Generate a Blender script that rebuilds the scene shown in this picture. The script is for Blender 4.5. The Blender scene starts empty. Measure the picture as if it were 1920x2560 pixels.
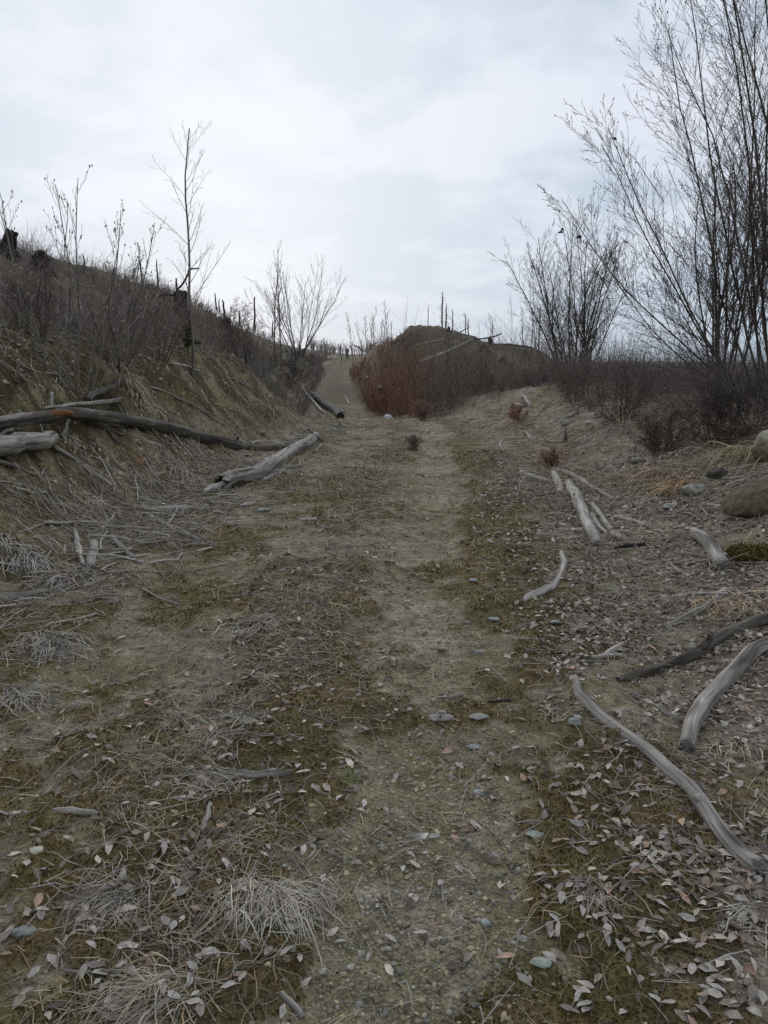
import bpy, math, random
import numpy as np
from mathutils import Vector, Matrix

R = math.radians
rs = np.random.RandomState
scene = bpy.context.scene
COL = scene.collection

# ------------------------------------------------------------------ camera
EYE = np.array([0.0, 0.0, 1.6])
PITCH, YAW = R(10.3), R(3.56)
FPX, CX, CY = 2089.0, 960.0, 1280.0          # photograph: 1920 x 2560
cam = bpy.data.cameras.new('camera')
cam.sensor_fit = 'VERTICAL'
cam.sensor_height = 24.0
cam.lens = 24.0 * FPX / 2560.0
cam.clip_start, cam.clip_end = 0.05, 6000.0
cam_o = bpy.data.objects.new('camera', cam)
cam_o.location = EYE
cam_o.rotation_euler = (math.pi / 2 - PITCH, 0, YAW)
COL.objects.link(cam_o)
scene.camera = cam_o

# ------------------------------------------------------------------ sky and light
SUN_EL, SUN_AZ = R(12.5), R(14)                # azimuth counted from +Y towards -X
sun_dir = Vector((-math.sin(SUN_AZ) * math.cos(SUN_EL), math.cos(SUN_AZ) * math.cos(SUN_EL), math.sin(SUN_EL)))
world = bpy.data.worlds.new('World')
scene.world = world
world.use_nodes = True
nt = world.node_tree
nt.nodes.clear()


def N(tree, kind, **kw):
    n = tree.nodes.new(kind)
    for k, v in kw.items():
        if k in n.inputs:
            n.inputs[k].default_value = v
        else:
            setattr(n, k, v)
    return n


def mathn(tree, op, a, b=None, clamp=False):
    n = tree.nodes.new('ShaderNodeMath')
    n.operation = op
    n.use_clamp = clamp
    for i, v in enumerate((a, b)):
        if v is None:
            continue
        if isinstance(v, (int, float)):
            n.inputs[i].default_value = v
        else:
            tree.links.new(v, n.inputs[i])
    return n.outputs[0]


def ramp(tree, fac, stops, interp='LINEAR'):
    n = tree.nodes.new('ShaderNodeValToRGB')
    n.color_ramp.interpolation = interp
    el = n.color_ramp.elements
    while len(el) < len(stops):
        el.new(0.5)
    for e, (p, c) in zip(el, stops):
        e.position = p
        e.color = (c[0], c[1], c[2], 1.0) if not isinstance(c, (int, float)) else (c, c, c, 1.0)
    tree.links.new(fac, n.inputs[0])
    return n.outputs[0]


def mix(tree, fac, a, b, blend='MIX'):
    n = tree.nodes.new('ShaderNodeMix')
    n.data_type = 'RGBA'
    n.blend_type = blend
    n.clamp_factor = True
    for i, v in ((0, fac), (6, a), (7, b)):
        if isinstance(v, (int, float)):
            n.inputs[i].default_value = v
        elif isinstance(v, tuple):
            n.inputs[i].default_value = (v[0], v[1], v[2], 1.0)
        else:
            tree.links.new(v, n.inputs[i])
    return n.outputs[2]


L = nt.links.new
tc = N(nt, 'ShaderNodeTexCoord')
sep = N(nt, 'ShaderNodeSeparateXYZ')
L(tc.outputs['Generated'], sep.inputs[0])
den = mathn(nt, 'ADD', mathn(nt, 'MAXIMUM', sep.outputs[2], 0.0), 0.22)
comb = N(nt, 'ShaderNodeCombineXYZ')
L(mathn(nt, 'DIVIDE', sep.outputs[0], den), comb.inputs[0])
L(mathn(nt, 'DIVIDE', sep.outputs[1], den), comb.inputs[1])
cl1 = N(nt, 'ShaderNodeTexNoise', Scale=1.5, Detail=5.0, Roughness=0.5, Distortion=0.5)
mp = N(nt, 'ShaderNodeMapping')
mp.inputs['Location'].default_value = (3.1, 1.7, 0.0)
mp.inputs['Scale'].default_value = (1.0, 1.0, 1.0)
L(comb.outputs[0], mp.inputs[0])
L(mp.outputs[0], cl1.inputs['Vector'])
cl2 = N(nt, 'ShaderNodeTexNoise', Scale=4.2, Detail=5.0, Roughness=0.55)
L(mp.outputs[0], cl2.inputs['Vector'])
cmix = mathn(nt, 'ADD', mathn(nt, 'MULTIPLY', cl1.outputs[0], 0.66), mathn(nt, 'MULTIPLY', cl2.outputs[0], 0.34))
thick = ramp(nt, cmix, [(0.42, 0.0), (0.58, 1.0)], 'EASE')
cloud = mix(nt, thick, (4.55, 5.4, 6.6), (7.1, 7.55, 8.45))
# the veil is thinner round the hidden sun, denser towards the horizon
dot = N(nt, 'ShaderNodeVectorMath', operation='DOT_PRODUCT')
L(tc.outputs['Generated'], dot.inputs[0])
dot.inputs[1].default_value = sun_dir
glow = mathn(nt, 'POWER', mathn(nt, 'MAXIMUM', dot.outputs['Value'], 0.0), 14.0)
low = mathn(nt, 'POWER', mathn(nt, 'SUBTRACT', 1.0, mathn(nt, 'MAXIMUM', sep.outputs[2], 0.0), True), 6.0)
c_low = mix(nt, mathn(nt, 'MULTIPLY', low, 0.75), cloud, (4.0, 5.0, 6.05))
c_glow = mix(nt, mathn(nt, 'MULTIPLY', glow, 0.68), c_low, (9.0, 9.3, 9.8))
sky = N(nt, 'ShaderNodeTexSky', sky_type='NISHITA')
sky.sun_disc = False
sky.sun_elevation = SUN_EL
sky.sun_rotation = -SUN_AZ
c_all = mix(nt, 0.985, sky.outputs[0], c_glow)
bg = N(nt, 'ShaderNodeBackground', Strength=0.1)
out = N(nt, 'ShaderNodeOutputWorld')
L(c_all, bg.inputs[0])
L(bg.outputs[0], out.inputs[0])

sl = bpy.data.lights.new('sun', 'SUN')
sl.energy = 1.5
sl.angle = R(40)
sl.color = (1.0, 0.97, 0.93)
so = bpy.data.objects.new('sun', sl)
so.rotation_euler = sun_dir.to_track_quat('Z', 'Y').to_euler()
so.location = (0, 0, 30)
COL.objects.link(so)

scene.view_settings.view_transform = 'Standard'
scene.view_settings.look = 'None'
scene.view_settings.exposure = 0.12
scene.view_settings.gamma = 1.0
scene.render.engine = 'CYCLES'
scene.cycles.use_denoising = False
scene.cycles.max_bounces = 5
scene.cycles.diffuse_bounces = 3
scene.cycles.transparent_max_bounces = 4

# ------------------------------------------------------------------ numpy helpers


def hash2(ix, iy, seed):
    h = (ix.astype(np.int64) * 374761393 + iy.astype(np.int64) * 668265263 + seed * 974634777) & 0xffffffff
    h = ((h ^ (h >> 13)) * 1274126177) & 0xffffffff
    h = (h ^ (h >> 16)) & 0xffffffff
    return h / 4294967295.0


def vnoise(x, y, seed=0):
    x = np.asarray(x, float)
    y = np.asarray(y, float)
    ix, iy = np.floor(x), np.floor(y)
    fx, fy = x - ix, y - iy
    fx = fx * fx * (3 - 2 * fx)
    fy = fy * fy * (3 - 2 * fy)
    a = hash2(ix, iy, seed)
    b = hash2(ix + 1, iy, seed)
    c = hash2(ix, iy + 1, seed)
    d = hash2(ix + 1, iy + 1, seed)
    return (a + (b - a) * fx) * (1 - fy) + (c + (d - c) * fx) * fy


def fbm(x, y, seed=0, oct=4, gain=0.5):
    s, a, t = 0.0, 1.0, 0.0
    for o in range(oct):
        s = s + a * vnoise(np.asarray(x) * 2 ** o + 13.7 * o, np.asarray(y) * 2 ** o - 7.1 * o, seed + o)
        t += a
        a *= gain
    return s / t


def sstep(a, b, x):
    t = np.clip((x - a) / (b - a), 0, 1)
    return t * t * (3 - 2 * t)


_ty = np.arange(-40.0, 400.0, 0.5)


def table(ys, vs, soft=3.0):
    v = np.interp(_ty, ys, vs)
    k = max(1, int(soft / 0.5))
    ker = np.hanning(2 * k + 3)
    ker /= ker.sum()
    v = np.convolve(np.pad(v, (k + 1, k + 1), mode='edge'), ker, mode='valid')
    return lambda y: np.interp(y, _ty, v)


road_x = table([-40, 19, 23, 26, 30, 36, 45, 60, 90, 130, 180, 240], [-.9, -.9, -1.2, -2.2, -3.3, -4.3, -5.3, -7.2, -10.6, -13.8, -18, -24], 3)
road_z = table([-40, 19, 24, 30, 38, 45, 60, 90, 130, 160, 185, 250, 400], [0, 0, -.04, -.42, -.72, -.66, -.35, .25, 1.9, 2.7, 2.9, 1.0, -6], 4)
crest_d = table([-40, 15, 28, 38, 58, 75, 140, 240], [11.5, 11.5, 11.4, 10.0, 8.2, 7.0, 8.4, 9], 5)
crest_z = table([-40, 28, 38, 58, 75, 140, 200, 300], [6.1, 6.1, 6.1, 5.9, 4.7, 3.7, 3.4, -2], 6)
bank_h = table([-40, 4, 9, 18, 26, 40, 90], [1.0, 1.15, 1.4, 1.35, 1.0, .5, .4], 4)
berm_h = table([-40, 3, 7, 13, 24, 32, 42, 90], [.28, .36, .66, .85, .95, .75, .2, -.2], 4)
MX = [-12, -5.6, -4.6, -3.0, -2.25, -1.9, -.86, .57, 1.7, 2.6, 4, 5.7, 6.9, 7.9, 10, 14]
MZ = [-.4, 1.2, 2.35, 2.95, 3.45, 3.8, 3.92, 3.78, 3.42, 3.1, 2.75, 2.55, 2.35, 1.65, .9, -.4]


def H(x, y):
    x = np.asarray(x, float)
    y = np.asarray(y, float)
    xc, zr = road_x(y), road_z(y)
    wob = (fbm(y * 0.35, x * 0.05, 5, 3) - .5) * 0.9
    dl = -(x - xc) - 2.15 + wob
    dr = (x - xc) - 2.25 + wob * .7
    bh, cd, cz = bank_h(y), crest_d(y), crest_z(y)
    t = np.clip((dl - 1.0) / (cd - 1.0), 0, 1)
    g = t - 0.10 * np.clip((t - .8) / .2, 0, 1) ** 2 * .2
    bump = (fbm(x * .35, y * .35, 21, 4) - .5) * 1.1 * sstep(.5, 4, dl) * (1 - .6 * sstep(.8, 1.0, t))
    zl = bh * sstep(-.15, 1.9, dl) + (cz - zr - bh) * g + bump
    zl = zl - .10 * np.maximum(dl - cd, 0)
    rh = berm_h(y)
    zrgt = rh * sstep(-.1, 3.0, dr) - .06 * np.maximum(dr - 5.5, 0) + (fbm(x * .6, y * .6, 33, 3) - .5) * .35 * sstep(.2, 2.5, dr)
    z = zr + np.where(dl > -.15, zl, 0) + np.where(dr > -.1, zrgt, 0)
    # wheel ruts and the low hump between them
    rut = np.exp(-((x - xc - .86) / .30) ** 2) + np.exp(-((x - xc + .86) / .34) ** 2)
    z = z - .035 * rut + .02 * np.exp(-((x - xc) / .4) ** 2)
    # mound beyond the hollow
    S = sstep(43, 59.5, y) * (1 - sstep(62, 80, y)) * sstep(-.5, 1.2, dr + .9)
    P = np.interp(x, MX, MZ) + (fbm(x * .8, y * .8, 44, 3) - .5) * .55 + (fbm(x * 2.6, y * 2.2, 47, 3) - .5) * .35
    z = z + np.maximum(P - z, 0) * S
    # far plain
    far = sstep(190, 420, np.hypot(x, y))
    z = z * (1 - far) + (-7.0) * far
    side = sstep(18, 60, dr) * (1 - far)
    z = z - 3.0 * side
    return z


def micro(x, y):
    r = np.hypot(x, y)
    a = np.clip(1.0 / (1 + (r / 22) ** 2), 0, 1)
    m = (fbm(x * 9, y * 9, 61, 3) - .5) * .030 + (fbm(x * 2.2, y * 2.2, 66, 3) - .5) * .07
    mo = moss_mask(x, y)
    m = m + mo * (fbm(x * 22, y * 22, 71, 2)) * .022
    dl = -(x - road_x(y)) - 2.15
    m = m * (1 + 1.6 * sstep(0, 1.2, dl))
    rough = (fbm(x * 1.1, y * 1.1, 171, 3) - .5) * .34 * sstep(.1, 1.0, dl) * (1 - .5 * sstep(5, 9, dl))
    rough = rough + (fbm(x * 3.5, y * 3.5, 175, 3) - .5) * .13 * sstep(.0, .8, dl) + (fbm(x * 3.0, y * 3.0, 178, 3) - .5) * .10 * sstep(-.3, 1.0, (x - road_x(y)) - 2.4)
    return m * a + rough * (1 - sstep(45, 70, r))


def tracks(x, y):
    xc = road_x(y)
    w = (fbm(y * .8, x * .8, 81, 3) - .5) * 1.0
    rt = np.exp(-((x - xc - .88 + w * .5) / .38) ** 2)
    lt = np.exp(-((x - xc + .95 + w * .5) / .46) ** 2)
    return rt, lt


def moss_mask(x, y):
    xc = road_x(y)
    rt, lt = tracks(x, y)
    u = x - xc
    base = fbm(x * 1.7, y * 1.1, 91, 4)
    strip = np.exp(-((u - 1.45) / .32) ** 2) * .28 + np.exp(-((u - .18) / .35) ** 2) * .18 + np.exp(-((u + 1.6) / .5) ** 2) * .15
    m = sstep(.42, .60, base + strip - .26 * rt - .02 * lt + (fbm(x * 8.0, y * 7.0, 97, 3) - .5) * .65)
    m = m * (1 - .85 * sstep(1.9, 2.5, u))
    bank = sstep(-.2, .6, -u - 2.15) * (1 - sstep(2.6, 4.0, -u - 2.15)) * sstep(.40, .54, fbm(x * 1.3, y * 1.3, 95, 3) + (fbm(x * 6, y * 6, 98, 3) - .5) * .6)
    return np.clip(np.maximum(m, bank * .9), 0, 1)


def straw_mask(x, y):
    """dry grass"""
    xc = road_x(y)
    u = x - xc
    n = fbm(x * 1.5, y * .9, 101, 4)
    left = np.exp(-((u + 2.25) / .62) ** 2) * 1.15
    mid = np.exp(-((u - .05) / .42) ** 2) * .75
    right = sstep(1.5, 2.2, u) * (.75 + .4 * sstep(7, 11, y))
    farr = sstep(14, 26, y) * .5
    slope = sstep(1.2, 2.6, -u - 2.15) * .5
    return np.clip(np.maximum.reduce([left, mid, right, farr, slope]) * sstep(.36, .60, n), 0, 1)


def leaf_mask(x, y):
    xc = road_x(y)
    u = x - xc
    n = fbm(x * 2.1, y * 2.1, 111, 3)
    right = sstep(1.15, 2.0, u) * (1 - .7 * sstep(10, 15, y))
    near = (1 - sstep(2.6, 4.2, y)) * .10
    mid = np.exp(-((u - .0) / .5) ** 2) * .22 * (1 - sstep(5, 9, y))
    return np.clip(np.maximum.reduce([right, near, mid]) * sstep(.22, .55, n) + .04, 0, 1)


def HM(x, y):
    return H(x, y) + micro(x, y)


CF = np.array([-math.sin(YAW) * math.cos(PITCH), math.cos(YAW) * math.cos(PITCH), -math.sin(PITCH)])
CR = np.array([math.cos(YAW), math.sin(YAW), 0.0])
CU = np.cross(CR, CF)


def ray(px, py):
    return CF + CR * ((px - CX) / FPX) + CU * ((CY - py) / FPX)


def ground_at(px, py, lift=0.0, near=1.0, far=190.0):
    """where the sight line through a photograph pixel meets the terrain"""
    d = ray(px, py)
    t = near * 1.011 ** np.arange(0, int(math.log(far / near) / math.log(1.011)))
    p = EYE[None] + t[:, None] * d[None]
    g = p[:, 2] - HM(p[:, 0], p[:, 1]) - lift
    k = np.argmax(g < 0)
    if not (g < 0).any():
        k = len(t) - 1
    if k > 0:
        a, b = t[k - 1], t[k]
        tt = np.linspace(a, b, 25)
        q = EYE[None] + tt[:, None] * d[None]
        gg = q[:, 2] - HM(q[:, 0], q[:, 1]) - lift
        j = np.argmax(gg < 0) if (gg < 0).any() else 24
        return q[j]
    return p[k]


def on_ground(x, y, lift=0.0):
    return np.array([x, y, float(HM(x, y)) + lift])


def at_depth(px, py, Y):
    d = ray(px, py)
    return EYE + d * (Y / d[1])


def px_size(p, px):
    """metres that px photograph pixels cover at point p"""
    return px * float(np.dot(np.asarray(p) - EYE, CF)) / FPX


def normal_at(x, y, e=.06):
    gx = (H(x + e, y) - H(x - e, y)) / (2 * e)
    gy = (H(x, y + e) - H(x, y - e)) / (2 * e)
    n = np.stack([-gx, -gy, np.ones_like(gx)], -1)
    return n / np.linalg.norm(n, axis=-1, keepdims=True)


# ------------------------------------------------------------------ mesh helpers
def make_mesh(name, V, faces, col=None, wuv=None, smooth=True, mats=()):
    me = bpy.data.meshes.new(name)
    V = np.asarray(V, np.float32)
    me.vertices.add(len(V))
    me.vertices.foreach_set('co', V.ravel())
    faces = [np.asarray(f, np.int32) for f in faces if len(f)]
    tot = [np.full(len(f), f.shape[1], np.int32) for f in faces]
    loops = np.concatenate([f.ravel() for f in faces])
    tot = np.concatenate(tot)
    start = np.concatenate([[0], np.cumsum(tot)[:-1]]).astype(np.int32)
    me.loops.add(len(loops))
    me.loops.foreach_set('vertex_index', loops)
    me.polygons.add(len(tot))
    me.polygons.foreach_set('loop_start', start)
    me.polygons.foreach_set('loop_total', tot)
    me.polygons.foreach_set('use_smooth', np.full(len(tot), smooth, bool))
    me.update(calc_edges=True)
    if col is not None:
        c = np.ones((len(V), 4), np.float32)
        c[:, :3] = col
        a = me.attributes.new('Col', 'FLOAT_COLOR', 'POINT')
        a.data.foreach_set('color', c.ravel())
    if wuv is not None:
        a = me.attributes.new('wuv', 'FLOAT_VECTOR', 'POINT')
        a.data.foreach_set('vector', np.asarray(wuv, np.float32).ravel())
    for m in mats:
        me.materials.append(m)
    return me


def obj(name, me, parent=None, label=None, cat=None, group=None, kind=None, loc=None):
    o = bpy.data.objects.new(name, me)
    COL.objects.link(o)
    if parent is not None:
        o.parent = parent
    if label:
        o['label'] = label
    if cat:
        o['category'] = cat
    if group:
        o['group'] = group
    if kind:
        o['kind'] = kind
    if loc is not None:
        o.location = Vector([float(v) for v in loc])
    return o


def unit(v):
    return v / np.maximum(np.linalg.norm(v, axis=-1, keepdims=True), 1e-9)


def tubes(P, Rr, S=3, seed=0):
    """N polylines of K points -> tube verts, quads, wood coordinates"""
    n, k = P.shape[:2]
    T = unit(np.gradient(P, axis=1))
    mean = unit(P[:, -1] - P[:, 0])
    ref = np.where(np.abs(mean[:, 2:3]) > .75, np.array([[1.0, .13, 0]]), np.array([[0, .1, 1.0]]))[:, None, :]
    A = unit(np.cross(T, np.broadcast_to(ref, T.shape)))
    B = np.cross(T, A)
    th = np.arange(S) * 2 * math.pi / S
    ca, sa = np.cos(th), np.sin(th)
    V = P[:, :, None] + Rr[:, :, None, None] * (A[:, :, None] * ca[None, None, :, None] + B[:, :, None] * sa[None, None, :, None])
    ln = np.concatenate([np.zeros((n, 1)), np.cumsum(np.linalg.norm(np.diff(P, axis=1), axis=-1), 1)], 1)
    ln = ln + rs(seed).rand(n, 1) * 50
    W = np.empty((n, k, S, 3))
    W[..., 0] = Rr[:, :, None] * ca
    W[..., 1] = Rr[:, :, None] * sa
    W[..., 2] = ln[:, :, None]
    idx = np.arange(n * k * S).reshape(n, k, S)
    nx = np.roll(idx, -1, axis=2)
    F = np.stack([idx[:, :-1], nx[:, :-1], nx[:, 1:], idx[:, 1:]], -1).reshape(-1, 4)
    return V.reshape(-1, 3), F, W.reshape(-1, 3)


def ribbons(P, Wd, seed=0, flat=.5):
    """N polylines -> flat blades"""
    n, k = P.shape[:2]
    T = unit(np.gradient(P, axis=1))
    r = rs(seed)
    ref = unit(np.stack([r.randn(n) * flat, r.randn(n) * flat, np.ones(n)], -1))[:, None, :]
    A = unit(np.cross(T, np.broadcast_to(ref, T.shape)))
    V = np.stack([P - A * Wd[..., None], P + A * Wd[..., None]], 2)
    idx = np.arange(n * k * 2).reshape(n, k, 2)
    F = np.stack([idx[:, :-1, 0], idx[:, :-1, 1], idx[:, 1:, 1], idx[:, 1:, 0]], -1).reshape(-1, 4)
    return V.reshape(-1, 3), F


def merge(parts):
    """[(V, F, col or None, wuv or None)] -> joined arrays; F may be tris or quads"""
    Vs, Fq, Ft, Cs, Ws, o = [], [], [], [], [], 0
    for V, F, C, W in parts:
        Vs.append(V)
        (Fq if F.shape[1] == 4 else Ft).append(F + o)
        o += len(V)
        if C is not None:
            Cs.append(np.broadcast_to(C, (len(V), 3)))
        if W is not None:
            Ws.append(W)
    fs = []
    if Fq:
        fs.append(np.concatenate(Fq))
    if Ft:
        fs.append(np.concatenate(Ft))
    return np.concatenate(Vs), fs, (np.concatenate(Cs) if Cs else None), (np.concatenate(Ws) if Ws else None)


def scatter(PV, PF, pos, rot, scale):
    """copies of a small shape: rot (n,3,3), scale (n,3) -> joined arrays"""
    n, m = len(pos), len(PV)
    V = np.einsum('nij,nmj->nmi', rot, PV[None] * scale[:, None, :]) + pos[:, None]
    F = (PF[None] + (np.arange(n) * m)[:, None, None]).reshape(-1, PF.shape[1])
    return V.reshape(-1, 3), F


def frames(nrm, ang):
    """rotation matrices whose z axis follows nrm, turned by ang"""
    z = unit(nrm)
    x0 = np.stack([np.cos(ang), np.sin(ang), np.zeros_like(ang)], -1)
    y = unit(np.cross(z, x0))
    x = np.cross(y, z)
    return np.stack([x, y, z], -1)


def catmull(C, k):
    C = np.asarray(C, float)
    if len(C) < 2:
        return C
    Q = np.concatenate([[2 * C[0] - C[1]], C, [2 * C[-1] - C[-2]]])
    s = np.linspace(0, len(C) - 1 - 1e-6, k)
    i = np.floor(s).astype(int)
    t = (s - i)[:, None]
    a, b, c, d = Q[i], Q[i + 1], Q[i + 2], Q[i + 3]
    return .5 * (2 * b + (c - a) * t + (2 * a - 5 * b + 4 * c - d) * t ** 2 + (-a + 3 * b - 3 * c + d) * t ** 3)


def ico(sub=1):
    p = (1 + 5 ** .5) / 2
    V = [(-1, p, 0), (1, p, 0), (-1, -p, 0), (1, -p, 0), (0, -1, p), (0, 1, p), (0, -1, -p), (0, 1, -p), (p, 0, -1), (p, 0, 1), (-p, 0, -1), (-p, 0, 1)]
    F = [(0, 11, 5), (0, 5, 1), (0, 1, 7), (0, 7, 10), (0, 10, 11), (1, 5, 9), (5, 11, 4), (11, 10, 2), (10, 7, 6), (7, 1, 8), (3, 9, 4), (3, 4, 2), (3, 2, 6), (3, 6, 8), (3, 8, 9), (4, 9, 5), (2, 4, 11), (6, 2, 10), (8, 6, 7), (9, 8, 1)]
    V = [np.array(v) / np.linalg.norm(v) for v in V]
    for _ in range(sub):
        cache, G = {}, []

        def mid(a, b):
            k = (min(a, b), max(a, b))
            if k not in cache:
                v = V[a] + V[b]
                V.append(v / np.linalg.norm(v))
                cache[k] = len(V) - 1
            return cache[k]
        for a, b, c in F:
            ab, bc, ca = mid(a, b), mid(b, c), mid(c, a)
            G += [(a, ab, ca), (b, bc, ab), (c, ca, bc), (ab, bc, ca)]
        F = G
    return np.array(V), np.array(F)


ICO0, ICO1, ICO2, ICO3 = ico(0), ico(1), ico(2), ico(3)


# ------------------------------------------------------------------ materials
def principled(name, rough=.9, spec=.2):
    m = bpy.data.materials.new(name)
    m.use_nodes = True
    t = m.node_tree
    b = t.nodes['Principled BSDF']
    b.inputs['Roughness'].default_value = rough
    b.inputs['Specular IOR Level'].default_value = spec
    return m, t, b


def bump_to(t, b, height, strength, dist):
    n = t.nodes.new('ShaderNodeBump')
    n.inputs['Strength'].default_value = strength
    n.inputs['Distance'].default_value = dist
    t.links.new(height, n.inputs['Height'])
    t.links.new(n.outputs[0], b.inputs['Normal'])


def noise(t, scale, vec=None, detail=4.0, rough=.55, mapping=None):
    n = t.nodes.new('ShaderNodeTexNoise')
    n.inputs['Scale'].default_value = scale
    n.inputs['Detail'].default_value = detail
    n.inputs['Roughness'].default_value = rough
    if vec is not None:
        if mapping is not None:
            mpn = t.nodes.new('ShaderNodeMapping')
            mpn.inputs['Scale'].default_value = mapping
            t.links.new(vec, mpn.inputs[0])
            vec = mpn.outputs[0]
        t.links.new(vec, n.inputs['Vector'])
    return n.outputs[0]


def attr(t, name):
    n = t.nodes.new('ShaderNodeAttribute')
    n.attribute_name = name
    return n


def mat_vcol(name, scale=30.0, lo=.6, hi=1.35, rough=.9, bump=.0, bdist=.004, spec=.15):
    m, t, b = principled(name, rough, spec)
    g = t.nodes.new('ShaderNodeNewGeometry').outputs['Position']
    v = noise(t, scale, g, 3.0)
    f = ramp(t, v, [(.3, lo), (.7, hi)])
    c = mix(t, 1.0, attr(t, 'Col').outputs[0], f, 'MULTIPLY')
    t.links.new(c, b.inputs['Base Color'])
    if bump:
        bump_to(t, b, v, bump, bdist)
    return m


def mat_wood(name, c_light, c_dark, c_blot=None, blot=(.55, .7), crack=.5, bscale=1.0):
    m, t, b = principled(name, .85, .2)
    w = attr(t, 'wuv').outputs['Vector']
    grain = noise(t, 1.0, w, 5.0, .65, mapping=(95, 95, 4.0))
    broad = noise(t, 1.0, w, 3.0, .5, mapping=(9, 9, 2.2))
    cr = noise(t, 1.0, w, 2.0, .5, mapping=(42, 42, 1.6))
    c = mix(t, ramp(t, grain, [(.32, 0.0), (.66, 1.0)]), c_dark, c_light)
    c = mix(t, 1.0, c, ramp(t, broad, [(.3, .68), (.7, 1.18)]), 'MULTIPLY')
    if c_blot is not None:
        c = mix(t, ramp(t, broad, [(blot[0], 0.0), (blot[1], 1.0)]), c, c_blot)
    strk = noise(t, 1.0, w, 3.0, .6, mapping=(26, 26, 1.1))
    c = mix(t, 1.0, c, ramp(t, strk, [(.34, .30), (.60, 1.18)]), 'MULTIPLY')
    fis = ramp(t, cr, [(.30, 0.0), (.37, 1.0)])
    c = mix(t, mathn(t, 'MULTIPLY', mathn(t, 'SUBTRACT', 1.0, fis), crack), c, tuple(v * .22 for v in c_dark))
    t.links.new(c, b.inputs['Base Color'])
    hgt = mathn(t, 'ADD', mathn(t, 'MULTIPLY', grain, .35), mathn(t, 'MULTIPLY', fis, .65))
    bump_to(t, b, hgt, .8, .006 * bscale)
    return m


M = {}
M['wood_grey'] = mat_wood('weathered_grey_wood', (.47, .43, .375), (.20, .176, .148), (.14, .12, .097), (.56, .70))
M['wood_pale'] = mat_wood('bleached_wood', (.52, .48, .42), (.27, .24, .20), (.18, .155, .125), (.60, .74))
M['wood_dark'] = mat_wood('dark_barked_wood', (.15, .13, .105), (.055, .047, .038), (.23, .205, .17), (.60, .72))
M['wood_char'] = mat_wood('charred_wood', (.030, .027, .025), (.010, .0095, .009), (.06, .052, .046), (.60, .74), .3)
M['wood_orange'] = mat_wood('fresh_orange_splinter', (.42, .19, .075), (.20, .08, .030))
M['wood_inside'] = mat_wood('rotten_wood_inside', (.060, .038, .024), (.018, .012, .009))
M['bark_willow'] = mat_wood('willow_bark', (.120, .105, .085), (.045, .038, .031), (.15, .135, .105), (.6, .75), .2)
M['bark_pale'] = mat_wood('pale_sapling_bark', (.26, .245, .195), (.12, .11, .085), None, (.5, .6), .2)
M['twig'] = mat_vcol('twig_bark', 14.0, .7, 1.3)
M['grass'] = mat_vcol('dry_grass', 9.0, .65, 1.3)
M['leaf'] = mat_vcol('dead_leaf', 60.0, .72, 1.22, .75, .25, .002, .25)
M['pebble'] = mat_vcol('pebble', 120.0, .75, 1.2, .8, .3, .002, .3)
M['stone'] = mat_vcol('stone', 16.0, .45, 1.45, .9, .8, .02, .2)
M['moss'] = mat_vcol('moss', 45.0, .5, 1.5, 1.0)
M['cloth'] = mat_vcol('cloth', 40.0, .8, 1.2)
M['needle'] = mat_vcol('needle', 10.0, .6, 1.3)

# ground: colour by what covers it (moss, gravel, straw, soil), fine grain by nodes
m, t, b = principled('earth', .95, .12)
g = t.nodes.new('ShaderNodeNewGeometry').outputs['Position']
fine = noise(t, 85.0, g, 4.0, .65)
mid_n = noise(t, 13.0, g, 5.0, .65)
wide = noise(t, 2.3, g, 4.0, .6)
c = mix(t, 1.0, attr(t, 'Col').outputs[0], ramp(t, fine, [(.30, .40), (.70, 1.6)]), 'MULTIPLY')
c = mix(t, 1.0, c, ramp(t, mid_n, [(.30, .52), (.72, 1.45)]), 'MULTIPLY')
c = mix(t, 1.0, c, ramp(t, wide, [(.30, .78), (.70, 1.2)]), 'MULTIPLY')
vor = t.nodes.new('ShaderNodeTexVoronoi')
vor.inputs['Scale'].default_value = 62.0
t.links.new(g, vor.inputs['Vector'])
grit = ramp(t, vor.outputs['Distance'], [(.12, 1.0), (.30, 0.0)])
gate = ramp(t, vor.outputs['Color'], [(.62, 0.0), (.68, 1.0)])
c = mix(t, mathn(t, 'MULTIPLY', mathn(t, 'MULTIPLY', grit, gate), .55), c, (.22, .195, .145))
t.links.new(c, b.inputs['Base Color'])
hg = mathn(t, 'ADD', mathn(t, 'MULTIPLY', fine, .4), mathn(t, 'ADD', mid_n, mathn(t, 'MULTIPLY', grit, .25)))
bump_to(t, b, hg, 1.0, .022)
M['earth'] = m

# ------------------------------------------------------------------ terrain
SOIL = np.array([.218, .178, .118])
GRAVEL = np.array([.300, .255, .184])
MOSS = np.array([.084, .068, .018])
RUST = np.array([.130, .085, .030])
STRAW = np.array([.410, .352, .262])
LITTER = np.array([.275, .228, .182])
SLOPE = np.array([.110, .088, .064])
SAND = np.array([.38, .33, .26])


def lerp3(a, b, f):
    return a + (b - a) * f[..., None]


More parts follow.
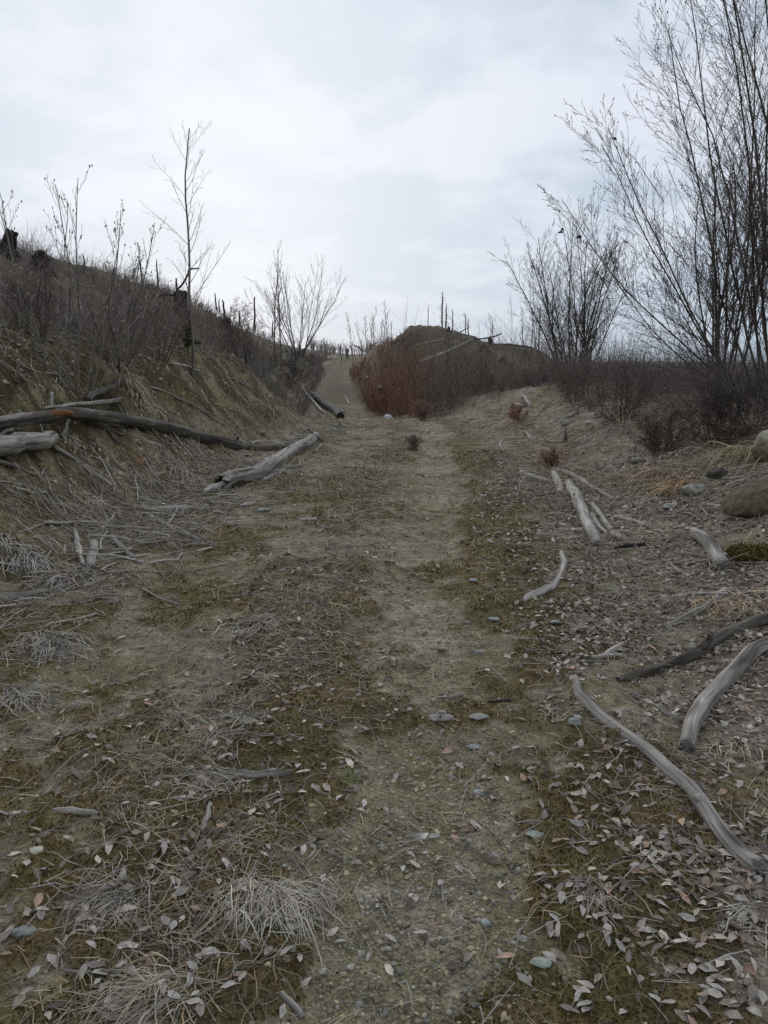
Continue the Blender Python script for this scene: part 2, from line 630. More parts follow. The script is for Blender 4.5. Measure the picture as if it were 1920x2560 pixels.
def ground_col(x, y):
    rt, lt = tracks(x, y)
    xc = road_x(y)
    u = x - xc
    dl = -u - 2.15
    c = np.broadcast_to(SOIL, x.shape + (3,)).copy()
    c = lerp3(c, GRAVEL, np.clip(rt * .95 + lt * .45, 0, 1) * sstep(.25, .55, fbm(x * 3, y * 3, 121, 3)))
    film = sstep(.44, .60, fbm(x * 2.6 + 8, y * 2.2, 191, 4) + (fbm(x * 9, y * 9, 193, 2) - .5) * .4) * (1 - sstep(1.9, 2.4, np.abs(u)))
    c = lerp3(c, np.array([.148, .124, .050]), film * .6)
    c = lerp3(c, STRAW, straw_mask(x, y) * .75)
    c = lerp3(c, LITTER, leaf_mask(x, y) * .7)
    mo = moss_mask(x, y)
    rust = sstep(.46, .62, fbm(x * 4.0, y * 4.0, 131, 3))
    c = lerp3(c, lerp3(np.broadcast_to(MOSS, c.shape), RUST, rust * .65), mo * .78)
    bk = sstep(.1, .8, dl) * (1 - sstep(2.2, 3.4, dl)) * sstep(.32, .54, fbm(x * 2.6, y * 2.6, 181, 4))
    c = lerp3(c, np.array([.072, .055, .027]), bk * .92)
    bk2 = sstep(.1, .8, dl) * sstep(.60, .68, fbm(x * 3.4 + 5, y * 3.4, 185, 4))
    c = lerp3(c, np.array([.30, .235, .14]), bk2 * .7)
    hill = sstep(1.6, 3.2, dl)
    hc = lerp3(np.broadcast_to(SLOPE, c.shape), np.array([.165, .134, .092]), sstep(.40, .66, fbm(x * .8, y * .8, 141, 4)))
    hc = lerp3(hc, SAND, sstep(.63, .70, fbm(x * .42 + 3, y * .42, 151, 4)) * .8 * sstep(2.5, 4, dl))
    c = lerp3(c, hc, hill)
    # mound: brown earth with sandy patches
    on = sstep(40, 48, y) * sstep(.5, 2.0, u - 2.25) * (1 - sstep(85, 110, y))
    mc = lerp3(np.broadcast_to(np.array([.105, .085, .058]), c.shape), np.array([.29, .25, .18]), sstep(.44, .58, fbm(x * .5, y * .5, 161, 4)) * sstep(-1.0, 3.0, x))
    c = lerp3(c, mc, on)
    # far end of the track: two pale ruts, olive between
    fr = sstep(34, 48, y) * (1 - sstep(1.5, 2.3, np.abs(u)))
    fc = lerp3(np.broadcast_to(np.array([.090, .078, .040]), c.shape), np.array([.165, .138, .090]), np.clip(np.exp(-((u - 1.05) / .5) ** 2) + .6 * np.exp(-((u + .9) / .45) ** 2), 0, 1) * (.35 + .9 * fbm(x * 1.2, y * .5, 123, 3)))
    c = lerp3(c, fc, fr)
    # brown duff beyond the end of the flat stretch
    df = sstep(22, 30, y) * (1 - sstep(95, 125, y)) * .6
    c = lerp3(c, np.array([.098, .080, .050]), df * sstep(.30, .60, fbm(x * .9, y * .6, 195, 4)))
    return c


az_f = np.radians(np.concatenate([np.linspace(-38, 38, 430), np.linspace(42, 318, 50)]))
rr = np.concatenate([np.geomspace(.6, 26, 285), np.geomspace(26.5, 200, 125), np.geomspace(215, 4500, 20)])
AZ, RR = np.meshgrid(az_f, rr)
GX, GY = RR * np.sin(AZ - YAW), RR * np.cos(AZ - YAW)
GZ = HM(GX, GY)
nr, na = GX.shape
V = np.stack([GX, GY, GZ], -1).reshape(-1, 3)
V = np.concatenate([V, [[0, 0, float(HM(0.0, 0.0))]]])
idx = np.arange(nr * na).reshape(nr, na)
nx = np.roll(idx, -1, axis=1)
Fq = np.stack([idx[:-1], idx[1:], nx[1:], nx[:-1]], -1).reshape(-1, 4)
Ft = np.stack([np.full(na, nr * na), idx[0], nx[0]], -1)
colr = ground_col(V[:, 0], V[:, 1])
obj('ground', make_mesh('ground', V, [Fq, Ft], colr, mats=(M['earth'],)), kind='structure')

# ------------------------------------------------------------------ scatter positions over the visible fan
YAWC = math.tan(YAW)


def fan_points(n, r0, r1, seed, power=0.0, half=27.0, weight=None):
    """points in front of the camera stand, denser near it (uniform in log distance)"""
    r = rs(seed)
    k = n * 4
    dist = r0 * (r1 / r0) ** (r.rand(k) ** (1.0 / (1.0 + power)))
    a = np.radians((r.rand(k) * 2 - 1) * half) - YAW
    x, y = dist * np.sin(a), dist * np.cos(a)
    if weight is not None:
        keep = r.rand(k) < weight(x, y)
        x, y, dist = x[keep], y[keep], dist[keep]
    return x[:n], y[:n], dist[:n]


def stuff(name, parts, mat, label, smooth=True):
    V, F, C, W = merge(parts)
    return obj(name, make_mesh(name, V, F, C, W, smooth=smooth, mats=(mat,)), label=label, cat=name.replace('_', ' '), kind='stuff')


# gravel
r = rs(1)


def gravel_w(x, y):
    rt, lt = tracks(x, y)
    u = x - road_x(y)
    bank = sstep(0, .5, -u - 2.15) * (1 - sstep(2.5, 4, -u - 2.15)) * .9
    return np.clip(.12 + rt * 1.0 + lt * .7 + bank - .35 * moss_mask(x, y), .04, 1) * (1 - sstep(24, 30, y))


x, y, d = fan_points(17000, 1.5, 26, 3, weight=gravel_w)
s = np.minimum((.0032 + .010 * r.rand(len(x)) ** 4.0), .013) * (.75 + d * .10)
pal = np.array([[.20, .165, .105], [.25, .21, .14], [.15, .125, .085], [.17, .165, .13], [.28, .225, .135], [.12, .10, .07], [.21, .205, .17]])
pc = pal[r.randint(0, len(pal), len(x))] * (.8 + 1.0 * r.rand(len(x), 1))
sc = np.stack([s * (.8 + .6 * r.rand(len(x))), s * (.7 + .4 * r.rand(len(x))), s * (.25 + .3 * r.rand(len(x)))], -1)
PV = ICO0[0] * (1 + .22 * (r.rand(12, 1) - .5))
OCT = (np.array([[1, 0, 0], [-1, .1, 0], [0, 1, .1], [.1, -1, 0], [0, .1, 1], [0, 0, -1.0]]), np.array([[0, 2, 4], [2, 1, 4], [1, 3, 4], [3, 0, 4], [2, 0, 5], [1, 2, 5], [3, 1, 5], [0, 3, 5]]))
gpos, gfr = np.stack([x, y, HM(x, y) + s * .12], -1), frames(normal_at(x, y) + r.randn(len(x), 3) * .15, r.rand(len(x)) * 6.28)
nk, fk = d < 3.3, d >= 3.3
Vg, Fg = scatter(PV, ICO0[1], gpos[nk], gfr[nk], sc[nk])
Vg2, Fg2 = scatter(OCT[0], OCT[1], gpos[fk], gfr[fk], sc[fk])
stuff('gravel', [(Vg, Fg, np.repeat(pc[nk], 12, 0), None), (Vg2, Fg2, np.repeat(pc[fk], 6, 0), None)], M['pebble'], 'small tan and grey gravel bedded in the track and bank')

# moss: short upright shoots
x, y, d = fan_points(42000, 1.6, 15, 7, weight=lambda x, y: moss_mask(x, y) ** 2 + .02)
hgt = (.004 + .008 * r.rand(len(x))) * (.8 + .12 * d)
tri = np.array([[-.5, 0, 0], [.5, 0, 0], [.0, .25, 1.0], [0, -.5, 0], [0, .5, 0], [.2, 0, .8]])
trf = np.array([[0, 1, 2], [3, 4, 5]])
mc = np.where((fbm(x * 4.0, y * 4.0, 131, 3) > .53)[:, None], np.array([[.172, .110, .042]]), np.array([[.136, .112, .036]])) * (.45 + 1.0 * r.rand(len(x), 1))
Vm, Fm = scatter(tri, trf, np.stack([x, y, HM(x, y) - .002], -1), frames(normal_at(x, y) + r.randn(len(x), 3) * .35, r.rand(len(x)) * 6.28), np.stack([hgt * .9, hgt * .9, hgt], -1))
stuff('moss', [(Vm, Fm, np.repeat(mc, 6, 0), None)], M['moss'], 'dark olive and rust moss carpeting the old road')

# dry grass lying over the verges
def blades(x, y, length, seed, rise=.12, comb=None, width=.0016, k=4, wander=.25):
    r = rs(seed)
    n = len(x)
    a = r.rand(n) * 6.283 if comb is None else comb + r.randn(n) * .7
    L_ = length * (.4 + .9 * r.rand(n))
    st = L_ / (k - 1)
    P = np.zeros((n, k, 3))
    px_, py_ = x.copy(), y.copy()
    lift = np.full(n, .002)
    up = rise * (r.rand(n) ** 1.5) * 2
    for j in range(k):
        P[:, j, 0], P[:, j, 1] = px_, py_
        P[:, j, 2] = lift
        px_ = px_ + np.cos(a) * st
        py_ = py_ + np.sin(a) * st
        lift = lift + up * st
        up = up - .35 * rise * 2 * r.rand(n) - .02
        lift = np.maximum(lift, .003 + .012 * r.rand(n))
        a = a + r.randn(n) * wander
    P[:, :, 2] += HM(P[:, :, 0], P[:, :, 1])
    Wd = (width * (.6 + .8 * r.rand(n)))[:, None] * np.linspace(1, .35, k)[None]
    return P, Wd


def straw_cols(n, seed):
    r = rs(seed)
    pal = np.array([[.30, .255, .185], [.24, .205, .15], [.20, .165, .115], [.26, .235, .20], [.33, .27, .18], [.17, .145, .12], [.27, .19, .115]])
    return pal[r.randint(0, len(pal), n)] * (.75 + .85 * r.rand(n, 1))


gp = []
x, y, d = fan_points(26000, 1.6, 12, 11, power=.7, weight=lambda x, y: straw_mask(x, y) ** 1.5 * .9 + .05)
P, Wd = blades(x, y, .055 + .016 * d, 12, rise=.25)
Wd = Wd * (.7 + d * .16)[:, None]
Vb, Fb = ribbons(P, Wd, 13)
gp.append((Vb, Fb, np.repeat(straw_cols(len(x), 14), 8, 0), None))
x, y, d = fan_points(20000, 9, 34, 15, weight=lambda x, y: straw_mask(x, y) * .9 + .10)
P, Wd = blades(x, y, .24, 16, rise=.5, k=3)
Wd = Wd * (.8 + d * .11)[:, None]
Vb, Fb = ribbons(P, Wd, 17)
gp.append((Vb, Fb, np.repeat(straw_cols(len(x), 18), 6, 0), None))
# combed grass that hangs down the right-hand slope
xx = 1.5 + 3.2 * r.rand(9500)
yy = 6.0 + 19 * r.rand(9500) ** .8
kk = fbm(xx * 1.1, yy * .8, 171, 3) > .44
xx, yy = xx[kk], yy[kk]
P, Wd = blades(xx, yy, .38, 20, rise=.35, comb=np.full(len(xx), math.pi * 1.08), wander=.12, k=4)
Wd = Wd * (1.0 + .12 * yy)[:, None]
Vb, Fb = ribbons(P, Wd, 21)
cc = np.array([[.38, .295, .19], [.35, .28, .19], [.33, .28, .21]])[r.randint(0, 3, len(xx))] * (.9 + .7 * r.rand(len(xx), 1))
gp.append((Vb, Fb, np.repeat(cc, 8, 0), None))
# bleached mat along the left verge
xx = -3.75 + 1.6 * r.rand(9000)
yy = 3.6 + 9.5 * r.rand(9000)
kk = fbm(xx * 1.6, yy * 1.2, 177, 3) > .47
xx, yy = xx[kk], yy[kk]
P, Wd = blades(xx, yy, .20, 24, rise=.30, comb=np.full(len(xx), -.9), wander=.25)
Wd = Wd * (.8 + .12 * yy)[:, None]
Vb, Fb = ribbons(P, Wd, 25)
cc = np.array([[.40, .35, .28], [.34, .30, .245], [.30, .25, .19]])[r.randint(0, 3, len(xx))] * (.75 + .6 * r.rand(len(xx), 1))
gp.append((Vb, Fb, np.repeat(cc, 8, 0), None))
stuff('dry_grass', gp, M['grass'], 'flattened dry straw-coloured grass over the verges and the middle strip')

# leaf litter
def leaf_shape(seed, k=5):
    r = rs(seed)
    s = np.linspace(0, 1, k)
    w = np.sin(np.pi * s ** .85) ** .9 * (.20 + .06 * r.rand())
    w[0], w[-1] = .012, .006
    bend = .10 * (r.rand() - .3)
    fold = .04 + .16 * r.rand()
    sw = (r.rand() - .5) * .5
    twist = (r.rand() - .5) * 2.2
    V = []
    for i in range(k):
        cx_, cy_ = s[i] - .5, sw * (s[i] - .5) ** 2
        z = bend * (2 * s[i] - 1) ** 2 + .05 * r.rand() * (0 < i < k - 1)
        ww = w[i]
        tw = twist * (s[i] - .5)
        ct, st_ = math.cos(tw), math.sin(tw)
        wa, wb = ww * (.65 + .55 * r.rand()), ww * (.65 + .55 * r.rand())
        za, zb = fold * wa * 3, fold * wb * 3 * (.6 + .8 * r.rand())
        V += [(cx_ + .03 * r.randn() * (0 < i < k - 1), cy_ - wa * ct - za * st_, z - wa * st_ + za * ct), (cx_, cy_, z), (cx_ + .03 * r.randn() * (0 < i < k - 1), cy_ + wb * ct - zb * st_, z + wb * st_ + zb * ct)]
    F = []
    for i in range(k - 1):
        a = i * 3
        F += [(a, a + 1, a + 4, a + 3), (a + 1, a + 2, a + 5, a + 4)]
    return np.array(V), np.array(F)


lp = []
lpal = np.array([[.26, .215, .17], [.19, .16, .135], [.32, .275, .22], [.16, .12, .09], [.23, .155, .11], [.11, .085, .065], [.28, .245, .21]])
for q in range(6):
    x, y, d = fan_points(2000, 1.9, 15, 40 + q, power=.7, weight=lambda x, y: leaf_mask(x, y) ** 1.3)
    PV, PF = leaf_shape(50 + q, 4)
    n_ = len(x)
    s = (.022 + .034 * r.rand(n_)) * (1 + .045 * d)
    fr_ = frames(normal_at(x, y) + r.randn(n_, 3) * .38, r.rand(n_) * 6.28)
    Vl, Fl = scatter(PV, PF, np.stack([x, y, HM(x, y) + .006 + .008 * r.rand(n_)], -1), fr_, np.repeat(s[:, None], 3, 1))
    lc = lpal[r.randint(0, len(lpal), n_)] * (.75 + 1.35 * r.rand(n_, 1) ** 1.3)
    lp.append((Vl, Fl, np.repeat(lc, len(PV), 0), None))
stuff('leaf_litter', lp, M['leaf'], 'greyish brown dead leaves matted along the right-hand verge')

# broken twigs in the litter
x, y, d = fan_points(4200, 1.8, 24, 61, power=.6, weight=lambda x, y: np.clip(leaf_mask(x, y) * .6 + straw_mask(x, y) * .5 + .06, 0, 1))
P, Wd = blades(x, y, .12 + .012 * d, 62, rise=.10, wander=.18, k=3)
P[:, :, 2] += .004
Vt, Ft_, _w = tubes(P, np.maximum(Wd * 1.1, .0012) * (1 + .12 * d)[:, None], 3)
tcx = np.array([[.38, .345, .30], [.20, .17, .14], [.30, .27, .235], [.12, .095, .075]])[r.randint(0, 4, len(x))]
q = rs(63)
bx = np.concatenate([-3.7 + 1.8 * q.rand(360), -3.0 + .9 * q.rand(130), 1.6 + 2.4 * q.rand(330), -9.5 + 6.2 * q.rand(420)])
by = np.concatenate([5 + 8 * q.rand(360), 15.5 + 5 * q.rand(130), 5 + 16 * q.rand(330), 8 + 20 * q.rand(420)])
Pb, Wb = blades(bx, by, .42, 64, rise=.12, wander=.12, k=3)
Pb[:, :, 2] += .010
Vt2, Ft2, _w = tubes(Pb, (.004 + .007 * q.rand(len(bx)) ** 2)[:, None] * np.array([1, .9, .6])[None], 5)
tc2 = np.array([[.42, .385, .335], [.33, .30, .255], [.22, .19, .155]])[q.randint(0, 3, len(bx))]
stuff('twig_debris', [(Vt, Ft_, np.repeat(tcx, 9, 0), None), (Vt2, Ft2, np.repeat(tc2, 15, 0), None)], M['twig'], 'short broken twigs strewn through grass and leaf litter')

# ------------------------------------------------------------------ wood: logs, branches, sticks
def place(pts, sink=.3):
    """(px, py, width in px[, lift]) along a log -> centre line and radii resting on the terrain"""
    C, Rd = [], []
    for p in pts:
        px, py, w = p[:3]
        lift = p[3] if len(p) > 3 else 0.0
        if len(p) > 4:
            c = at_depth(px, py, p[4])
            C.append(c)
            Rd.append(px_size(c, w) * .5)
            continue
        g0 = ground_at(px, py, lift)
        rad = px_size(g0, w) * .5
        c = ground_at(px, py, lift + rad * (1 - sink))
        C.append(c)
        Rd.append(rad)
    return np.array(C), np.array(Rd)


def log_mesh(name, C, Rd, mat, S=12, K=None, rough=.10, jag=1.0, seed=0, inside=None, hollow=0.0, hollow_len=.5, bend=.0):
    r = rs(seed + 900)
    ln = np.linalg.norm(np.diff(C, axis=0), axis=1).sum()
    if K is None:
        K = int(np.clip(ln / max(Rd.mean(), .004) * .8, 8, 44))
    P = catmull(C, K)
    rad = np.maximum(np.interp(np.linspace(0, 1, K), np.linspace(0, 1, len(Rd)), Rd), .002)
    P = P + (np.stack([fbm(np.linspace(0, 5, K) + seed, np.full(K, 3.3 * j), 7 + j, 3) - .5 for j in range(3)], -1)) * rad.mean() * (1.2 + bend)
    V, F, W = tubes(P[None], rad[None], S, seed)
    V = V.reshape(K, S, 3)
    W = W.reshape(K, S, 3)
    th = np.arange(S) * 2 * math.pi / S
    kk, tt = np.meshgrid(np.linspace(0, ln / max(rad.mean(), .01) * .45, K), th, indexing='ij')
    dn = fbm(np.cos(tt) * 1.6 + kk * .35 + seed, np.sin(tt) * 1.6 + kk * .18, 301 + seed, 3) - .5
    dn2 = fbm(np.cos(tt) * 4 + 9 + seed, np.sin(tt) * 4 + kk * .08, 311 + seed, 2) - .5
    V = P[:, None] + (V - P[:, None]) * (1 + rough * 2.4 * dn + rough * 1.6 * dn2)[..., None]
    ax0, ax1 = unit(P[0] - P[1]), unit(P[-1] - P[-2])
    V[0] += ax0 * (rad[0] * jag * (r.rand(S, 1) * 1.1 - .2))
    V[-1] += ax1 * (rad[-1] * jag * (r.rand(S, 1) * 1.1 - .2))
    faces = [F]
    Vl, Wl = [V.reshape(-1, 3)], [W.reshape(-1, 3)]
    o = K * S
    mi = np.zeros(len(F), int)
    for e, ring, ax, rd in ((0, np.arange(S), ax0, rad[0]), (1, (K - 1) * S + np.arange(S), ax1, rad[-1])):
        nxr = np.roll(ring, -1)
        if e == 0 and hollow:
            # bore: inner rings running into the log
            prev = ring
            for dep, f in ((.0, hollow), (hollow_len * .5, hollow * .92), (hollow_len, hollow * .6)):
                cen = P[0] - ax * dep
                rv = cen + (V[0] - P[0] - ax * (np.dot(V[0] - P[0], ax))[:, None]) * f + ax * (np.dot(V[0] - P[0], ax))[:, None] * (.8 if dep == 0 else 0)
                Vl.append(rv)
                Wl.append(W[0] * f + np.array([0, 0, dep]))
                cur = o + np.arange(S)
                o += S
                q = np.stack([prev, np.roll(prev, -1), np.roll(cur, -1), cur], -1)
                faces.append(q[:, ::-1])
                prev = cur
            ring, nxr = prev, np.roll(prev, -1)
            Vl.append((P[0] - ax * hollow_len)[None])
        else:
            Vl.append((P[0 if e == 0 else -1] + ax * rd * .1)[None])
        Wl.append(np.array([[0, 0, r.rand() * 9]]))
        faces.append(np.stack([np.full(S, o), ring, nxr], -1) if e else np.stack([np.full(S, o), nxr, ring], -1))
        o += 1
    Vv = np.concatenate(Vl)
    org = C[0].copy()
    quads = np.concatenate([f for f in faces if f.shape[1] == 4])
    tris = np.concatenate([f for f in faces if f.shape[1] == 3])
    me = make_mesh(name, Vv - org, [quads, tris], None, np.concatenate(Wl), mats=(mat,) if inside is None else (mat, inside))
    if inside is not None:
        mi = np.zeros(len(quads) + len(tris), np.int32)
        mi[len(F):len(quads)] = 1
        mi[len(quads):] = 1
        me.polygons.foreach_set('material_index', mi)
    return me, org, P, rad


_seed = [0]


def log(name, label, pts, mat, cat='log', group=None, stubs=(), sink=.38, **kw):
    _seed[0] += 1
    C, Rd = place(pts, sink + (.12 if name in ('stick', 'wood_chip') else 0))
    me, org, P, rad = log_mesh(name, C, Rd, M[mat], seed=_seed[0], **kw)
    o = obj(name, me, label=label, cat=cat, group=group, loc=org)
    for k, (t_, dx, dz, ll, rr_) in enumerate(stubs):
        i = int(t_ * (len(P) - 1))
        ax = unit(P[min(i + 1, len(P) - 1)] - P[max(i - 1, 0)])
        sd = unit(np.cross(ax, [0, 0, 1.0]))
        dr_ = unit(sd * dx + np.array([0, 0, 1.0]) * dz + ax * .5)
        a = P[i] + dr_ * rad[i] * .6 - org
        c2 = np.stack([a, a + dr_ * ll * .5 + ax * .02, a + dr_ * ll])
        m2, o2, _a, _b = log_mesh('branch_stub', c2, np.array([rr_ * 1.25, rr_, rr_ * .75]), M[mat], S=7, K=5, seed=_seed[0] + 50 + k)
        obj('branch_stub', m2, parent=o, loc=o2)
    return o


def Z(crop, *pts):
    """points read off an enlarged part of the photograph"""
    ox, oy, sc_ = {'left': (0, 900, .5425), 'right': (1200, 950, .434), 'front': (1200, 1450, .434), 'near': (0, 1500, .5787),
                   'bank': (0, 1000, .2411), 'mound': (960, 720, .2411), 'far': (600, 680, .41), 'hill': (0, 400, .3858)}[crop]
    return [(ox + p[0] * sc_, oy + p[1] * sc_, p[2] * sc_) + tuple(p[3:]) for p in pts]


# left bank
o = log('fallen_log', 'thick grey weathered log stub jutting in from the left edge of the bank', Z('bank', (-420, 500, 230, .16), (0, 470, 215, .14), (300, 440, 180, .12), (565, 420, 145, .10)), 'wood_grey', S=18, K=30, rough=.06, jag=.9, stubs=((.62, -.3, 1.0, .05, .016), (.80, -.2, 1.0, .03, .012)))
C0, R0 = place(Z('bank', (225, 515, 30, .10), (245, 525, 30, .10)))
o = log('fallen_log', 'long dark-barked log sagging down the left bank to its broken stump end', Z('left', (-140, 300, 62, .22), (0, 285, 58, .20), (190, 262, 58, .20), (340, 252, 58, .20), (480, 265, 56, .14), (650, 292, 54, .06), (800, 325, 52, .03), (950, 365, 50, .0), (1095, 392, 46, .0)), 'wood_dark', S=16, K=46, rough=.07, jag=.5, stubs=((.98, .2, 1.0, .10, .03), (.72, -.6, 1.0, .2, .012)))
# orange splinter of the fresh break lies along that log
me, org, P_, q_ = log_mesh('splinter', *[np.array(v) for v in place(Z('left', (205, 249, 26, .275), (262, 247, 36, .275), (332, 246, 28, .275)))], M['wood_orange'], S=8, K=12, rough=.25, jag=1.6, seed=70)
sp = obj('splinter', me, parent=o, loc=org - np.array(o.location))
sp['label'] = 'fresh orange split wood at the break'
me, org, P_, q_ = log_mesh('bare_wood', *[np.array(v) for v in place(Z('left', (-40, 276, 30, .26), (80, 260, 28, .26), (205, 247, 22, .265)))], M['wood_pale'], S=8, K=14, rough=.2, jag=1.4, seed=71)
obj('bare_wood', me, parent=o, loc=org - np.array(o.location))
log('fallen_log', 'dark end piece of log lying past the broken end of the long bank log', Z('left', (1115, 402, 26), (1220, 410, 28), (1345, 398, 22)), 'wood_dark')
log('fallen_pole', 'straight pale grey pole slanting above the long dark bank log', Z('left', (205, 222, 14, .30), (380, 203, 18, .20), (555, 184, 20, .06)), 'wood_grey', cat='pole', rough=.05, stubs=((.99, .5, .6, .03, .02),))
log('fallen_log', 'short blackened log half buried at the top of the left bank', Z('left', (395, 185, 30), (480, 140, 34), (562, 100, 30)), 'wood_dark', rough=.12)
log('fallen_branch', 'pale crooked branch running down the moss from under the grey log stub', Z('bank', (570, 490, 46, .05), (740, 600, 44), (930, 740, 42), (1060, 815, 40), (1160, 880, 34)), 'wood_grey', cat='branch', stubs=((.35, .5, .6, .06, .008),))
log('fallen_branch', 'dark knobbly branch on the moss below the long bank log', Z('bank', (850, 215, 40), (1000, 265, 48), (1110, 320, 60), (1190, 400, 46), (1270, 470, 36)), 'wood_dark', cat='branch')
log('fallen_branch', 'grey rounded branch under the thick log stub at the left edge', Z('bank', (-200, 590, 48, .04), (0, 640, 48, .02), (180, 700, 42), (350, 770, 34)), 'wood_grey', cat='branch')
log('stick', 'long thin stick crossing the mossy bank foot near the left edge', Z('bank', (-60, 832, 22), (150, 860, 24), (400, 930, 26), (690, 1030, 22)), 'wood_grey', cat='stick')
log('stick', 'short grey stick lowest of three by the left edge', Z('bank', (60, 920, 26), (170, 970, 28), (285, 1020, 20)), 'wood_grey', cat='stick')
log('stick', 'pale chunky stick between two long ones by the left edge', Z('bank', (130, 895, 18), (260, 935, 28), (405, 980, 26)), 'wood_pale', cat='stick')
log('wood_slab', 'upright split slab leaning on the long bank log below its orange break', Z('bank', (650, 370, 44, .02), (680, 280, 56, .10), (705, 195, 46, .18)), 'wood_pale', cat='wood slab', S=7, rough=.2, jag=1.5)
log('stick', 'small bent pale stick hanging under the grey log stub', Z('bank', (360, 545, 20, .03), (395, 600, 22, .02), (440, 635, 18)), 'wood_pale', cat='stick')
log('stick', 'short pale stick standing in the bank moss under the log stub', Z('bank', (425, 790, 26), (445, 750, 28), (472, 705, 24, .02)), 'wood_pale', cat='stick')
log('stick', 'grey splinter above the log stub at the left edge', Z('bank', (-20, 365, 44, .10), (60, 325, 40, .14), (135, 300, 34, .16)), 'wood_grey', cat='stick')
log('stick', 'thin curved white twig beside the pale crooked branch', Z('bank', (800, 520, 12), (880, 600, 13), (965, 665, 12)), 'wood_pale', cat='stick')
log('stick', 'thin broken pole standing upright among sticks high on the left bank', Z('left', (83, 105, 12, .0), (84, 50, 13, .22), (84, 0, 12, .45)), 'wood_pale', cat='stick')
log('stick', 'short upright slab of wood just above the long bank log', Z('left', (236, 220, 18, .22), (237, 185, 20, .32), (238, 148, 17, .40)), 'wood_grey', cat='stick', S=7)
log('fallen_branch', 'slim grey branch lying down the top of the left bank', Z('left', (0, 0, 8, .2), (70, 50, 9, .1), (130, 102, 9)), 'wood_grey', cat='branch')
log('fallen_branch', 'long thin branch high on the left bank below the shrubs', Z('left', (60, 0, 9, .1), (160, 50, 10), (260, 65, 9)), 'wood_grey', cat='branch')
log('fallen_branch', 'long pale branch lying down the middle of the left bank', Z('left', (690, 120, 10), (790, 160, 12), (900, 215, 12), (1005, 288, 9)), 'wood_grey', cat='branch')
log('fallen_branch', 'arching bleached branch at the brow of the left bank', Z('left', (960, 72, 9), (1060, 85, 11), (1140, 120, 11), (1198, 175, 8)), 'wood_pale', cat='branch')
log('fallen_branch', 'bleached bare branch reaching over brush at the bank brow', Z('left', (780, 12, 9, .1), (860, 30, 11, .08), (915, 50, 10)), 'wood_pale', cat='branch')
log('stick', 'tiny pale hooked stick on the bare upper bank', Z('left', (925, 135, 8), (940, 165, 9), (955, 182, 8)), 'wood_pale', cat='stick')
o = log('fallen_log', 'black charred log sliding down the bank where the track bends', Z('far', (420, 740, 30, .08), (480, 780, 40, .04), (560, 838, 44), (620, 878, 40)), 'wood_char', S=16, rough=.2, jag=1.4)
log('fallen_log', 'bleached stave lying against the black charred log', Z('far', (375, 690, 12, .25), (400, 735, 15, .15), (470, 815, 15, .03), (520, 862, 10)), 'wood_pale', cat='stave')
log('stick', 'grey branch end lying on top of the black charred log', Z('far', (540, 800, 12, .18), (590, 828, 12, .15), (635, 850, 8, .1)), 'wood_grey', cat='stick')
# hollow log at the foot of the bank
C, Rd = place(Z('left', (1010, 568, 66), (1080, 558, 70), (1180, 516, 66), (1270, 462, 58), (1370, 405, 48), (1450, 352, 40)), .22)
me, org, P_, rad_ = log_mesh('hollow_log', C, Rd, M['wood_grey'], S=24, K=46, rough=.07, jag=1.3, seed=5, inside=M['wood_inside'], hollow=.74, hollow_len=.7)
ho = obj('hollow_log', me, label='large grey hollow log lying along the foot of the left bank', cat='log', loc=org)
me, og2, _p, _q = log_mesh('bark_shell', *[np.array(v) for v in place(Z('left', (940, 612, 26), (990, 590, 44), (1050, 575, 50)))], M['wood_grey'], S=9, K=10, rough=.35, jag=2.2, seed=75)
obj('bark_shell', me, parent=ho, loc=og2 - org)
ii = 15
hole_c = P_[ii] + np.array([.55, -.8, .18]) * rad_[ii] * .62
me, og2, _p, _q = log_mesh('rot_hole', np.stack([hole_c - unit(P_[16] - P_[14]) * .16, hole_c, hole_c + unit(P_[16] - P_[14]) * .22]), np.array([.018, .042, .02]), M['wood_inside'], S=9, K=8, rough=.3, seed=76)
obj('rot_hole', me, parent=ho, loc=og2 - org)
for (i_, sgn, ll) in ((24, .6, .05), (33, -.3, .06)):
    a = P_[i_] + np.array([sgn * .5, -.3, .8]) * rad_[i_] * .8
    me, og2, _p, _q = log_mesh('branch_stub', np.stack([a, a + np.array([.01, -.03, .03]), a + np.array([.02, -.05, ll])]), np.array([.016, .013, .01]), M['wood_grey'], S=7, K=5, seed=80 + i_)
    obj('branch_stub', me, parent=ho, loc=og2 - org)
# pieces below the hollow log
log('driftwood', 'flat silvery driftwood-like piece in front of the hollow log', Z('left', (668, 695, 16), (740, 685, 28), (860, 682, 26), (960, 668, 14)), 'wood_grey', cat='wood', S=8, rough=.25, jag=1.6)
log('stick', 'long pale stick arching in front of the hollow log', Z('left', (800, 668, 8), (900, 645, 9), (1055, 622, 8)), 'wood_pale', cat='stick')
log('fallen_branch', 'grey branch pointing down to the track below the flat silvery wood', Z('left', (665, 705, 14), (740, 745, 20), (830, 790, 30), (920, 832, 26)), 'wood_grey', cat='branch')
log('fallen_branch', 'long crooked branch lying across the left verge', Z('left', (200, 752, 16), (330, 750, 20), (460, 752, 22), (580, 775, 18), (640, 800, 14)), 'wood_grey', cat='branch', stubs=((.55, -.8, .4, .16, .012),))
log('stick', 'forked dark stick end beside the long crooked branch', Z('left', (375, 768, 14), (430, 765, 18), (465, 782, 14)), 'wood_dark', cat='stick')
log('wood_chunk', 'upright weathered chunk, left of the pair in the left verge grass', Z('left', (350, 790, 24, .02), (355, 850, 34), (385, 945, 24)), 'wood_pale', cat='wood chunk', rough=.2, jag=1.6)
